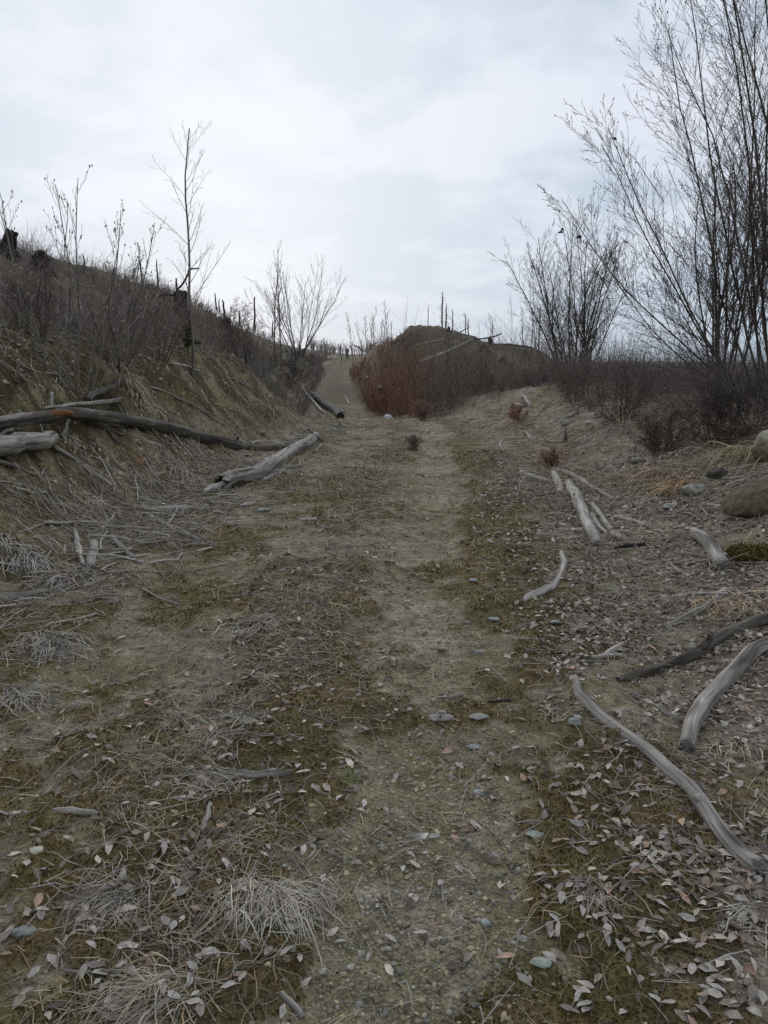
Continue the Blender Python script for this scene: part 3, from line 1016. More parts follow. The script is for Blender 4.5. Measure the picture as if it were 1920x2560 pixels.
log('wood_chunk', 'stubby weathered chunk with dark knots, right of the pair in the left verge grass', Z('left', (435, 840, 36), (428, 890, 42), (415, 948, 36)), 'wood_pale', cat='wood chunk', rough=.2, jag=1.3)
log('stick', 'small pale stub left of the weathered chunks in the verge grass', Z('left', (300, 850, 14), (298, 890, 16)), 'wood_pale', cat='stick')
log('fallen_branch', 'short grey branch slanting in the verge right of the weathered chunks', Z('left', (515, 815, 20), (560, 860, 24), (620, 912, 20)), 'wood_grey', cat='branch')
log('stick', 'small white twig crossing the short slanting branch', Z('left', (550, 890, 9), (595, 870, 10), (642, 843, 7)), 'wood_pale', cat='stick')
log('fallen_branch', 'dark mossy branch lying at the left edge of the verge', Z('left', (-60, 1085, 26), (80, 1082, 30), (180, 1070, 26), (290, 1062, 16)), 'wood_grey', cat='branch')
log('stick', 'grey stick beside the flat pale stone on the left of the track', Z('left', (1215, 552, 18), (1240, 540, 22), (1268, 520, 14)), 'wood_pale', cat='stick')
log('wood_chunk', 'lumpy pale driftwood knot lying on the track below the hollow log', Z('left', (1108, 672, 12), (1140, 665, 22), (1172, 660, 14)), 'wood_pale', cat='wood chunk', rough=.4)
log('stick', 'white stick lying on the track below the left verge branches', Z('left', (878, 792, 9), (895, 784, 12), (912, 778, 9)), 'wood_pale', cat='stick')
log('stick', 'thin branch leaning over the far end of the hollow log', Z('left', (1420, 320, 7, .22), (1455, 350, 8, .12), (1490, 378, 7)), 'wood_dark', cat='stick')
log('fallen_branch', 'bleached forked branch on the grass where the track bends', Z('left', (1515, 298, 8), (1570, 300, 13), (1612, 312, 9)), 'wood_pale', cat='branch', stubs=((.5, .7, .5, .25, .02),))
log('stick', 'thin white stick lying on the grass beyond the forked branch', Z('far', (700, 905, 6), (745, 908, 7), (780, 912, 5)), 'wood_pale', cat='stick')
for k, (a_, b_, lab) in enumerate((((1150, 382), (1245, 376), 'grey stick behind the far end of the hollow log, nearest the dark end piece'), ((1255, 395), (1345, 383), 'pale stick lying between the dark end piece and the hollow log'), ((1385, 400), (1440, 362), 'short stick tucked against the far end of the hollow log'), ((1455, 420), (1485, 390), 'curved stick right of the far end of the hollow log'))):
    log('stick', lab, Z('left', (a_[0], a_[1], 11), ((a_[0] + b_[0]) / 2, (a_[1] + b_[1]) / 2 - 3, 13), (b_[0], b_[1], 10)), 'wood_grey' if k % 2 else 'wood_pale', cat='stick')

# right verge
log('fallen_branch', 'long smooth grey branch curving across the right-hand leaf litter', Z('front', (555, 560, 40), (575, 640, 52), (600, 700, 62), (740, 830, 66), (930, 960, 72), (1110, 1110, 78), (1260, 1250, 84), (1400, 1450, 92), (1500, 1570, 104), (1590, 1670, 118)), 'wood_grey', cat='branch', S=18, K=48, rough=.10, jag=1.3, stubs=((.13, -.9, .25, .02, .011), (.70, .6, .7, .015, .016)))
log('fallen_branch', 'dark-patched branch coming in from the right edge above the long smooth one', Z('front', (800, 580, 30), (960, 530, 56), (1120, 480, 62), (1270, 420, 66), (1400, 330, 70), (1530, 265, 70), (1660, 225, 70), (1850, 160, 70)), 'wood_dark', cat='branch', S=16, K=44, rough=.08, jag=1.4, stubs=((.42, .4, 1.0, .10, .02),))
log('fallen_branch', 'pale thick branch standing on its split end at the right edge', Z('front', (1180, 960, 90), (1230, 830, 92), (1330, 680, 92), (1440, 560, 90), (1560, 430, 92), (1670, 375, 94), (1850, 310, 94)), 'wood_grey', cat='branch', S=18, K=40, rough=.10, jag=1.2)
log('stick', 'split side piece beside the foot of the pale thick branch', Z('front', (1150, 965, 18), (1175, 870, 22), (1230, 745, 16)), 'wood_grey', cat='stick')
log('fallen_branch', 'slim grey branch ending under the orange grass on the right', Z('front', (1070, 272, 34), (1200, 210, 42), (1310, 140, 42), (1400, 65, 36)), 'wood_grey', cat='branch', S=14)
log('stick', 'short cut grey stick in the leaves left of the pale thick branch', Z('front', (1020, 735, 32), (1090, 775, 38), (1150, 815, 36)), 'wood_grey', cat='stick', jag=.3)
log('driftwood', 'antler-shaped silvery wood lying above the top of the long smooth branch', Z('front', (560, 436, 18), (680, 440, 26), (760, 410, 40), (825, 370, 30)), 'wood_pale', cat='wood', S=10, rough=.25, jag=1.8, stubs=((.45, .9, .2, .10, .01),))
log('fallen_branch', 'crooked bleached branch with a broken black joint beside the right track', Z('right', (240, 1265, 30), (300, 1232, 52), (375, 1205, 50), (420, 1190, 40), (470, 1110, 42), (485, 1050, 38), (478, 1000, 28)), 'wood_pale', cat='branch', S=14, K=36, rough=.09, stubs=((.48, -.6, .4, .05, .02),))
log('fallen_log', 'cracked silvery log lying down the right verge', Z('right', (500, 590, 44), (540, 660, 60), (590, 740, 66), (625, 830, 64), (665, 900, 62), (690, 945, 60)), 'wood_pale', S=16, K=30, rough=.14, jag=1.2, stubs=((.3, .5, .8, .05, .02),))
log('fallen_log', 'thin broken log lying right beside the cracked silvery log', Z('right', (640, 715, 26), (690, 765, 32), (730, 830, 32), (765, 868, 28)), 'wood_pale', rough=.14)
log('wood_chunk', 'splintered slab against the middle of the cracked silvery log', Z('right', (645, 780, 30, .03), (680, 840, 36, .02), (735, 890, 22)), 'wood_pale', cat='wood chunk', S=8, rough=.25, jag=1.6)
log('wood_chunk', 'short upright grey log piece above the cracked silvery log', Z('right', (430, 535, 40), (455, 590, 44), (465, 650, 34)), 'wood_pale', cat='wood chunk', rough=.14)
log('fallen_log', 'dark-ended grey log piece left of the short upright one', Z('right', (255, 540, 32), (320, 565, 38), (400, 590, 34)), 'wood_grey', rough=.14)
log('fallen_branch', 'twisted grey branch behind the cracked silvery log', Z('right', (450, 515, 22), (540, 550, 30), (610, 595, 34), (690, 650, 34), (772, 690, 26)), 'wood_grey', cat='branch', rough=.14)
log('wood_chunk', 'stubby grey log end below the thin broken log', Z('right', (780, 890, 44), (825, 915, 46), (865, 935, 36)), 'wood_pale', cat='wood chunk', rough=.16)
log('wood_chunk', 'burnt black wood lump at the foot of the driftwood pile', Z('right', (780, 975, 28), (850, 960, 38), (945, 950, 22)), 'wood_char', cat='wood chunk', rough=.25)
log('fallen_branch', 'pale half-buried branch right of the driftwood pile', Z('right', (785, 790, 26), (870, 810, 30), (960, 845, 26)), 'wood_pale', cat='branch', rough=.14)
log('stick', 'white forked twig leaning right of the driftwood pile', Z('right', (905, 890, 9), (925, 850, 10, .02), (945, 810, 8, .05)), 'wood_pale', cat='stick')
log('stick', 'pale round stick on the grass behind the driftwood pile', Z('right', (860, 558, 14), (930, 552, 18), (1000, 540, 10)), 'wood_pale', cat='stick')
log('fallen_log', 'mossy rotten log sunk in the right bank leaves', Z('right', (1250, 890, 66), (1330, 960, 84), (1410, 1065, 76)), 'wood_grey', S=14, rough=.16)
log('fallen_branch', 'pale bent branch across the far right verge', Z('right', (235, 295, 12), (270, 305, 18), (290, 330, 22), (308, 352, 20)), 'wood_pale', cat='branch', stubs=((.1, -.8, .5, .2, .015),))
log('fallen_branch', 'thin white curved branch on the far grass beside the track', Z('right', (135, 410, 14), (115, 370, 12), (150, 340, 11), (215, 330, 8)), 'wood_pale', cat='branch')
log('stick', 'short white stick on the grass nearest the red twigs', Z('right', (105, 492, 10), (140, 475, 12), (172, 463, 9)), 'wood_pale', cat='stick')
log('fallen_log', 'dark fallen log lying in the far right grass', Z('right', (345, 345, 22), (420, 358, 20), (500, 352, 18)), 'wood_grey', stubs=((.95, .4, 1.0, .25, .03),))
log('fallen_log', 'split bleached stump root at the edge of the right-hand brush', Z('right', (250, 90, 16, .1), (270, 115, 22, .06), (292, 150, 24)), 'wood_pale')
log('fallen_log', 'bleached log end beside the split stump root', Z('right', (195, 140, 22), (225, 145, 26), (250, 150, 22)), 'wood_pale')
log('fallen_log', 'dark snaking root on the grass below the right-hand brush', Z('right', (505, 215, 14), (545, 205, 22), (560, 178, 20, .05)), 'wood_dark')

# sticks and chips on the track in front
log('stick', 'pale barkless stick lying crosswise in the middle strip', Z('near', (955, 748, 24), (1080, 752, 36), (1180, 748, 34), (1245, 752, 26)), 'wood_pale', cat='stick', S=12)
log('stick', 'thin upright-looking brown stick left of the barkless one', Z('near', (905, 880, 20), (892, 940, 26), (875, 1000, 20)), 'wood_grey', cat='stick')
log('wood_chip', 'large flat tan wood chip on the left wheel track', Z('near', (240, 905, 20), (310, 912, 36), (420, 925, 20)), 'wood_pale', cat='wood chip', S=7, rough=.35, jag=1.6)
log('stick', 'grey stick at the bottom edge among pale leaves', Z('near', (1215, 1695, 24), (1260, 1740, 30), (1310, 1800, 28)), 'wood_grey', cat='stick')
log('stick', 'slim straw-coloured stick at the bottom left', Z('near', (285, 1600, 14), (370, 1608, 18), (465, 1610, 16)), 'wood_grey', cat='stick')
log('stick', 'stubby brown stick in grass in front of the large tuft', Z('near', (740, 1200, 20), (758, 1232, 18)), 'wood_pale', cat='stick')
log('stick', 'small grey stick in the gravel beyond the flat stones', [(1105, 1745, 8), (1130, 1742, 9), (1157, 1738, 7)], 'wood_grey', cat='stick')
log('stick', 'dark slip of wood on the gravel right of the small grey stick', [(1220, 1755, 8), (1250, 1753, 9), (1275, 1750, 7)], 'wood_dark', cat='stick')
log('wood_chip', 'pale flat wood chip left of the track hump', [(755, 1300, 8), (772, 1299, 12), (790, 1297, 8)], 'wood_pale', cat='wood chip', S=7)

# ------------------------------------------------------------------ stones
def stone_mesh(name, size, seed, col, sub=ICO2, flat=0.0):
    V0, F0 = sub
    r = rs(seed + 400)
    off = r.rand(2) * 40
    a = fbm(V0[:, 0] * 1.1 + off[0] + V0[:, 2], V0[:, 1] * 1.1 + off[1] - V0[:, 2], 400 + seed, 3) - .5
    V = V0 * (1 + .55 * a)[:, None]
    for _ in range(7):
        n_ = unit(r.randn(3))
        dd = V @ n_ - (.62 + .25 * r.rand())
        V = V - np.maximum(dd, 0)[:, None] * n_ * .85
    V = V * (1 + .10 * (fbm(V0[:, 0] * 4 + off[1], V0[:, 1] * 4 + V0[:, 2] * 3, 410 + seed, 3) - .5))[:, None]
    V = V * np.array(size)
    cc = np.array(col) * 1.3 * (.75 + .5 * fbm(V0[:, 0] * 2 + off[0], V0[:, 1] * 2 + V0[:, 2], 77 + seed, 3))[:, None]
    return make_mesh(name, V, [F0], cc, mats=(M['stone'],))


def stone(name, label, px, py, w, h, col, sink=.35, seed=0, yaw=None, group=None, sub=ICO2, deep=None, tilt=0.0):
    p = ground_at(px, py + h * .3)
    ww = px_size(p, w) * .5
    hh = px_size(p, h) * .5
    dp = ww * (.75 if deep is None else deep)
    p = on_ground(p[0], p[1] + dp * .3)
    el = abs(ray(px, py)[2])
    zz = max(hh * .9 - dp * el * .35, ww * .18)
    o = obj(name, stone_mesh(name, (ww, dp, zz), seed, col, sub), label=label, cat='stone' if 'boulder' not in name else 'boulder', group=group, loc=p + np.array([0, 0, zz * (1 - 2 * sink)]))
    o.rotation_euler = (0, tilt, (YAW if yaw is None else yaw))
    return o


BLU, TAN, GRY, GRN, YEL, RED = (.215, .222, .205), (.235, .19, .125), (.20, .19, .165), (.20, .215, .175), (.23, .20, .13), (.27, .17, .11)
stone('stone', 'round blue-grey pebble with a brown cap on the gravel near the bottom', 1214, 2308, 31, 28, (.28, .295, .285), .15, 1)
stone('stone', 'flat oval grey pebble right of the round blue-grey one', 1300, 2346, 38, 20, GRY, .3, 2)
stone('stone', 'broad greenish stone with moss on one side near the bottom', 1353, 2403, 58, 34, GRN, .4, 3)
stone('stone', 'pale blue stone in the right track among scattered leaves', 1199, 1979, 34, 24, BLU, .25, 4)
stone('stone', 'grey oval stone with leaves lying at both ends', 1057, 2090, 42, 20, (.19, .195, .185), .35, 5)
stone('stone', 'small blue-white stone right of the flat stones', 1186, 1867, 30, 18, BLU, .25, 6)
stone('stone', 'large flat grey stone set in the gravel track', 1106, 1793, 66, 20, GRY, .45, 7)
stone('stone', 'small pale stone resting behind the large flat one', 1104, 1779, 26, 12, (.26, .245, .20), .2, 8)
stone('stone', 'low flat stone right of the large flat one', 1196, 1791, 52, 14, GRY, .5, 9)
stone('stone', 'pale blue wedge stone beside the elbow of the long branch', 1437, 1805, 46, 24, BLU, .2, 10)
stone('stone', 'thin greenish slab under a leaf right of the track', 1338, 2085, 48, 16, GRN, .4, 11)
stone('stone', 'small white stone between two leaves in the gravel', 1173, 2102, 17, 13, (.33, .32, .28), .2, 12)
stone('stone', 'grey-brown pebble in moss left of the greenish slab', 1359, 2185, 26, 18, GRY, .3, 13)
stone('stone', 'tan loaf-shaped stone standing in the middle of the track', 1107, 1623, 30, 18, TAN, .15, 14)
stone('stone', 'flat greenish stone right of the tan loaf-shaped one', 1200, 1627, 36, 10, GRN, .4, 15)
stone('stone', 'pale grey-blue cobble in the right track under the crooked branch', 1182, 1451, 24, 12, BLU, .25, 16)
stone('stone', 'brown wedge stone just right of the pale cobble', 1221, 1462, 38, 14, (.15, .12, .075), .3, 17)
stone('stone', 'grey half-round cobble in the track below the brown wedge', 1167, 1557, 21, 14, GRY, .25, 18)
stone('stone', 'flat bluish stone left of the crooked branch end', 1234, 1549, 32, 10, BLU, .35, 19)
stone('stone', 'small tan cobble in the middle strip', 960, 1568, 18, 12, TAN, .25, 20)
stone('stone', 'small grey cobble right of the small tan one', 1041, 1537, 16, 10, GRY, .25, 21)
stone('stone', 'long flat pale stone at the left edge of the track', 659, 1274, 40, 11, GRN, .3, 22)
stone('stone', 'mossy round stone in the leaves beyond the crooked branch', 1517, 1467, 62, 34, (.16, .145, .095), .3, 23, sub=ICO3)
stone('stone', 'small bluish stone in the leaves below the mossy round one', 1390, 1555, 26, 14, BLU, .3, 24)
stone('stone', 'pale round stone in the moss on the left track', 88, 2124, 44, 26, (.27, .255, .20), .35, 25)
stone('stone', 'low tan stone right of the pale round one in moss', 385, 2150, 36, 18, TAN, .4, 26)
stone('stone', 'flat grey stone by the grass in the middle strip', 620, 1800, 56, 18, GRY, .45, 27)
stone('stone', 'lichen-grey stone at the left bottom corner', 55, 2325, 66, 38, (.17, .18, .16), .4, 28)
stone('stone', 'flat rusty slab stuck in the left bank moss', 347, 1145, 26, 36, RED, .3, 29, deep=.3)
stone('stone', 'yellowish flat rock in the left bank below the branch end', 290, 1196, 36, 10, YEL, .35, 30)
stone('stone', 'pale stone lying on the left bank by the stump end of the long log', 625, 1137, 24, 12, YEL, .3, 31)
stone('stone', 'grey stone above the dark end piece of log', 652, 1081, 26, 14, GRY, .3, 32)
stone('stone', 'small ochre stone behind the dark end piece of log', 594, 1091, 14, 10, TAN, .3, 33)
stone('stone', 'short blue-grey stone on the bank foot left of the rusty slab', 172, 1215, 18, 12, BLU, .3, 34)
stone('boulder', 'large pale rounded boulder at the right edge under the willow', 1945, 1112, 150, 108, (.22, .195, .14), .25, 35, sub=ICO3)
stone('boulder', 'large dark mossy boulder slanting at the right edge', 1905, 1235, 200, 130, (.090, .070, .045), .25, 36, sub=ICO3, tilt=-.5)
stone('boulder', 'low grey boulder with sun-bleached top on the right bank', 1735, 1220, 72, 46, (.20, .19, .155), .35, 37)
stone('boulder', 'dark overhung rock above the low grey boulder', 1795, 1180, 60, 52, (.06, .055, .045), .3, 38)
stone('stone', 'flat grey-green stone below the low grey boulder', 1675, 1265, 44, 20, GRN, .35, 39)
stone('stone', 'grey stone half sunk in grass below the brush', 1595, 1150, 42, 26, GRY, .35, 40)
stone('stone', 'bluish stone left of the flat grey-green one', 1652, 1250, 30, 14, GRY, .35, 41)
stone('stone', 'wide flat grey rock in the far right grass', 1420, 1055, 46, 20, GRY, .4, 42)
stone('stone', 'pale flat rock beyond the wide grey one', 1480, 1055, 40, 16, (.25, .24, .20), .4, 43)
stone('stone', 'white rounded stone beside the dark fallen log in far grass', 1347, 1068, 18, 12, (.33, .32, .29), .3, 44)
stone('stone', 'grey stone behind the short upright log piece', 1435, 1148, 18, 14, GRY, .3, 45)

# ------------------------------------------------------------------ separate fallen leaves in front
leaf_me = []
for q in range(9):
    PV, PF = leaf_shape(500 + q, 6)
    c3 = np.array([[.42, .38, .32], [.33, .295, .25], [.45, .41, .36], [.27, .205, .155], [.38, .335, .295], [.29, .235, .19], [.38, .34, .29], [.22, .185, .16], [.41, .34, .29]])[q]
    leaf_me.append(make_mesh('fallen_leaf', PV, [PF], c3, mats=(M['leaf'],)))
r = rs(77)


MARKS = [(on_ground(*ground_at(a_, b_)[:2]), t_) for a_, b_, t_ in (
    (1214, 2308, 'the round blue-grey pebble'), (1300, 2346, 'the flat oval pebble'), (1353, 2403, 'the broad greenish stone'), (1199, 1979, 'the pale blue stone'), (1057, 2090, 'the grey oval stone'),
    (1106, 1793, 'the large flat grey stone'), (1437, 1805, 'the pale blue wedge stone'), (1338, 2085, 'the thin greenish slab'), (690, 2300, 'the big drooping grass tuft'), (840, 2260, 'the spread-out thin tuft'),
    (300, 2260, 'the matted grey tuft'), (380, 2500, 'the loose bottom-left tuft'), (600, 1932, 'the barkless pale stick'), (515, 2045, 'the thin brown stick'), (185, 2030, 'the large tan wood chip'), (730, 2515, 'the grey bottom-edge stick'),
    (210, 2430, 'the straw-coloured stick'), (88, 2124, 'the pale round stone in moss'), (385, 2150, 'the low tan stone'), (55, 2325, 'the lichen-grey corner stone'), (1460, 1760, 'the elbow of the long branch'), (1600, 1870, 'the top half of the long branch'),
    (1750, 1990, 'the middle of the long branch'), (1850, 2120, 'the butt of the long branch'), (1715, 1870, 'the foot of the pale thick branch'), (1830, 1870, 'the arching straw tuft'), (1900, 2300, 'the straw tuft at the right edge'), (1480, 2230, 'the pinkish grass mat'),
    (1670, 1785, 'the short cut grey stick'), (1500, 2500, 'the bottom edge right of centre'), (1780, 2480, 'the bottom right corner'), (1000, 2500, 'the bottom edge below the gravel'), (1620, 2330, 'the open litter patch'))]
used_labels = set()
LEAF_TONE = ('cream', 'grey', 'whitish', 'brown', 'pale grey', 'dull brown', 'tan', 'dark grey', 'pinkish')


def leaf(p, label, group, ln=None, ang=None, q=None):
    q = r.randint(0, 9) if q is None else q
    dd = [np.hypot(p[0] - m_[0][0], p[1] - m_[0][1]) for m_ in MARKS]
    ln = (.030 + .028 * r.rand()) if ln is None else ln
    for j in np.argsort(dd):
        ex, ey = p[0] - MARKS[j][0][0], p[1] - MARKS[j][0][1]
        rel = ('right of' if ex > 0 else 'left of') if abs(ex) > abs(ey) else ('behind' if ey > 0 else 'in front of')
        far_ = '' if dd[j] < .16 else 'some way '
        label = ('small ' if ln < .040 else 'large ' if ln > .050 else '') + LEAF_TONE[q] + ' leaf lying ' + far_ + rel + ' ' + MARKS[j][1]
        if label not in used_labels:
            break
    used_labels.add(label)
    o = obj('fallen_leaf', leaf_me[q], label=label, cat='leaf', group=group)
    ln = (.034 + .030 * r.rand()) if ln is None else ln
    nrm = normal_at(np.array([p[0]]), np.array([p[1]])) + r.randn(1, 3) * .22
    fr_ = frames(nrm, np.array([r.rand() * 6.28 if ang is None else ang]))[0] * ln
    mt = Matrix([[*fr_[0], p[0]], [*fr_[1], p[1]], [*fr_[2], p[2] + .010], [0, 0, 0, 1]])
    o.matrix_world = mt
    return o


spots = [(1083, 2010), (1032, 2071), (1028, 2095), (1085, 2099), (1241, 2065), (1224, 2086), (1028, 2143), (1235, 2144), (1007, 2178), (1148, 2181), (1084, 2160), (1283, 2238), (1321, 2257), (1359, 2249), (1040, 2253), (1053, 2341), (977, 2352), (855, 2362), (922, 2400), (1169, 2403), (1254, 2400), (1207, 1953), (893, 2535), (1424, 2535), (990, 1780), (1024, 1778), (902, 2030), (1140, 2068), (1210, 1830), (1281, 1835), (1102, 2213), (1290, 1875), (1325, 1873), (1049, 1842)]
for px, py in spots:
    leaf(ground_at(px, py), 'pale pointed leaf lying alone on the bare gravel of the right track', 'leaves on the bare gravel')
zones = [(0, 760, 2250, 2560, 60, 'dry leaf lying in the grass and moss at the bottom left', 'leaves at the bottom left'),
         (1350, 1920, 2080, 2560, 80, 'curled grey leaf in the litter at the bottom right', 'leaves at the bottom right'),
         (1450, 1920, 1650, 2080, 50, 'dead leaf lying around the long smooth branch on the right', 'leaves around the long branch'),
         (300, 900, 1800, 2250, 36, 'small pale leaf on the mossy middle strip in front', 'leaves on the middle strip'),
         (1300, 1560, 1700, 2080, 26, 'pale leaf on rust-coloured moss right of the gravel track', 'leaves on the rusty moss')]
for x0, x1, y0, y1, n_, lab, gr in zones:
    for _ in range(n_):
        leaf(ground_at(x0 + (x1 - x0) * r.rand(), y0 + (y1 - y0) * r.rand()), lab, gr)

# ------------------------------------------------------------------ grass tufts
def tuft(px, py, wpx, label, lean=None, n=160, col=(.30, .265, .20), seed=0, tall=1.0):
    r = rs(seed + 700)
    p = ground_at(px, py)
    R_ = px_size(p, wpx) * .5
    k = 6
    a = r.randn(n) * 1.1 + seed * 1.7
    if lean is not None:
        a = lean + r.randn(n) * .65
    L_ = R_ * (.35 + 1.1 * r.rand(n) ** 1.3) * 1.2
    b0 = np.stack([p[0] + r.randn(n) * R_ * .42, p[1] + r.randn(n) * R_ * .40], -1)
    el = R(34) * tall * r.rand(n) + .04
    P = np.zeros((n, k, 3))
    P[:, 0, :2] = b0
    z = np.zeros(n)
    for j in range(1, k):
        st = L_ / (k - 1)
        P[:, j, 0] = P[:, j - 1, 0] + np.cos(a) * np.cos(el) * st
        P[:, j, 1] = P[:, j - 1, 1] + np.sin(a) * np.cos(el) * st
        z = z + np.sin(el) * st
        P[:, j, 2] = z
        el = el - (.15 + .55 * r.rand(n))
        a = a + r.randn(n) * .22
    gz = HM(P[:, :, 0], P[:, :, 1])
    P[:, :, 2] = np.maximum(gz + .004 + .006 * r.rand(n, 1), P[:, :, 2] + gz[:, :1])
    wd = (max(.0012, px_size(p, 1.1)) * (.4 + 1.0 * r.rand(n)))[:, None] * np.array([1, 1, .95, .85, .65, .25])[None]
    V, F = ribbons(P - p, wd, seed)
    cc = np.array(col) * (.75 + 1.0 * r.rand(n, 1)) * (1 + (r.rand(n, 3) - .5) * .12)
    return obj('grass_tuft', make_mesh('grass_tuft', V, [F], np.repeat(cc, k * 2, 0), mats=(M['grass'],)), label=label, cat='grass tuft', loc=p, kind=None)


DN = -math.pi / 2
tuft(690, 2235, 260, 'big pale drooping grass tuft combed towards the viewer at the bottom centre-left', DN + .2, 340, (.34, .30, .24), 1)
tuft(800, 2240, 150, 'spread-out thin grass tuft right of the big drooping one', None, 130, (.30, .26, .21), 2)
tuft(300, 2230, 230, 'matted grey grass tuft left of the big drooping one', DN - .6, 220, (.24, .215, .18), 3)
tuft(380, 2480, 300, 'loose grass tuft at the bottom left edge of the picture', DN - .9, 220, (.29, .25, .19), 4)
tuft(560, 1950, 180, 'flattened grass tuft left of the pale barkless stick', DN - 1.0, 150, (.28, .245, .19), 5)
tuft(640, 1560, 150, 'light upright grass tuft in the middle strip further off', None, 140, (.32, .285, .215), 6)
tuft(620, 1790, 120, 'small grass tuft over the flat grey stone', DN - .6, 80, (.30, .265, .2), 7)
tuft(60, 1390, 170, 'thick pale grass mound at the left edge beside the verge branches', DN + .3, 320, (.30, .265, .225), 8)
tuft(180, 1445, 170, 'grey grass mound below the weathered wood chunks', DN - .3, 240, (.27, .235, .20), 9)
tuft(240, 1265, 110, 'straw tuft draping down the bank foot above the verge branches', DN + .4, 200, (.31, .26, .185), 10)
tuft(450, 1190, 110, 'straw tuft on the bank left of the hollow log', DN + .2, 200, (.31, .26, .19), 11)
tuft(390, 1215, 80, 'small straw tuft lower on the bank beside the pale branch', DN, 120, (.28, .24, .175), 12)
tuft(320, 950, 110, 'tan grass tuft spilling over the brow of the left bank', DN + .5, 220, (.32, .265, .18), 13)
tuft(360, 1025, 60, 'small tan tuft above the middle of the long bank log', DN + .3, 110, (.31, .26, .18), 14)
tuft(185, 1110, 62, 'pale tuft in front of the end of the grey log stub', DN + .5, 110, (.30, .265, .20), 15)
tuft(120, 1610, 180, 'bleached grass mat at the left edge of the left track', DN + .6, 240, (.28, .25, .21), 16)
tuft(60, 1740, 180, 'wispy grass tuft at the left edge below the bleached mat', DN + .9, 160, (.28, .25, .21), 17)
tuft(1830, 1510, 190, 'orange-tan grass tuft in the right litter above the dark-patched branch', DN - .3, 220, (.36, .25, .155), 18)
tuft(1830, 1870, 160, 'arching straw tuft right of the pale thick branch foot', DN - .2, 70, (.36, .30, .20), 19)
tuft(1700, 1215, 130, 'orange grass hummock beside the low grey boulder', math.pi * 1.1, 240, (.36, .25, .14), 20)
tuft(1640, 1195, 110, 'tan grass hummock with a rust patch on the right slope', math.pi * 1.1, 220, (.32, .235, .15), 21)
tuft(1850, 1140, 150, 'blond grass fringe under the large pale boulder', math.pi * 1.15, 220, (.34, .275, .175), 22)
tuft(1390, 1790, 110, 'thin grass tuft over the pale blue wedge stone', None, 70, (.28, .23, .175), 23)
tuft(880, 1950, 60, 'tiny green-tinged grass tuft in the gravel', None, 60, (.13, .14, .055), 24)
tuft(1160, 1930, 50, 'small greenish tuft between pebbles in the right track', None, 50, (.14, .13, .05), 25)
tuft(930, 1630, 70, 'low yellowish tuft left of the tan loaf-shaped stone', None, 70, (.29, .25, .17), 26)
tuft(1900, 2300, 200, 'straw tuft at the right edge beside the branch butt', DN - .8, 120, (.27, .24, .20), 27)
tuft(1480, 2230, 180, 'thin pinkish grass mat at the right below the mossy strip', DN - .4, 130, (.26, .21, .175), 28)

# ------------------------------------------------------------------ bare woody plants
def lines(start, dirn, length, k, up, wob, r):
    n = len(start)
    P = np.zeros((n, k, 3))
    P[:, 0] = start
    d = unit(dirn)
    st = (length / (k - 1))[:, None]
    for j in range(1, k):
        P[:, j] = P[:, j - 1] + d * st
        d = d + r.randn(n, 3) * wob
        d[:, 2] += up
        d = unit(d)
    return P


def side(P, Rr, n, t0, t1, spread, ratio, k, up, wob, r, rfac=.6, tip=.35, taper=.6, lmin=.05):
    """n side shoots on every polyline"""
    N_, K = P.shape[:2]
    t_ = (np.arange(n)[None] + r.rand(N_, n)) / n * (t1 - t0) + t0
    f = t_ * (K - 1)
    i = np.minimum(f.astype(int), K - 2)
    w = (f - i)[..., None]
    ar = np.arange(N_)[:, None]
    p = P[ar, i] * (1 - w) + P[ar, i + 1] * w
    tg = unit(P[ar, i + 1] - P[ar, i])
    rad = Rr[ar, i] * (1 - w[..., 0]) + Rr[ar, i + 1] * w[..., 0]
    L_ = np.linalg.norm(np.diff(P, axis=1), axis=-1).sum(1)
    pr = unit(np.cross(tg, r.randn(N_, n, 3)))
    sp = spread * (.7 + .6 * r.rand(N_, n, 1))
    d = tg * np.cos(sp) + pr * np.sin(sp)
    ln = np.maximum(L_[:, None] * ratio * (1 - taper * t_) * (.5 + .8 * r.rand(N_, n)), lmin)
    Q = lines(p.reshape(-1, 3), d.reshape(-1, 3), ln.ravel(), k, up, wob, r)
    r0 = (rad * rfac).ravel()
    return Q, r0[:, None] * np.linspace(1, tip, k)[None]


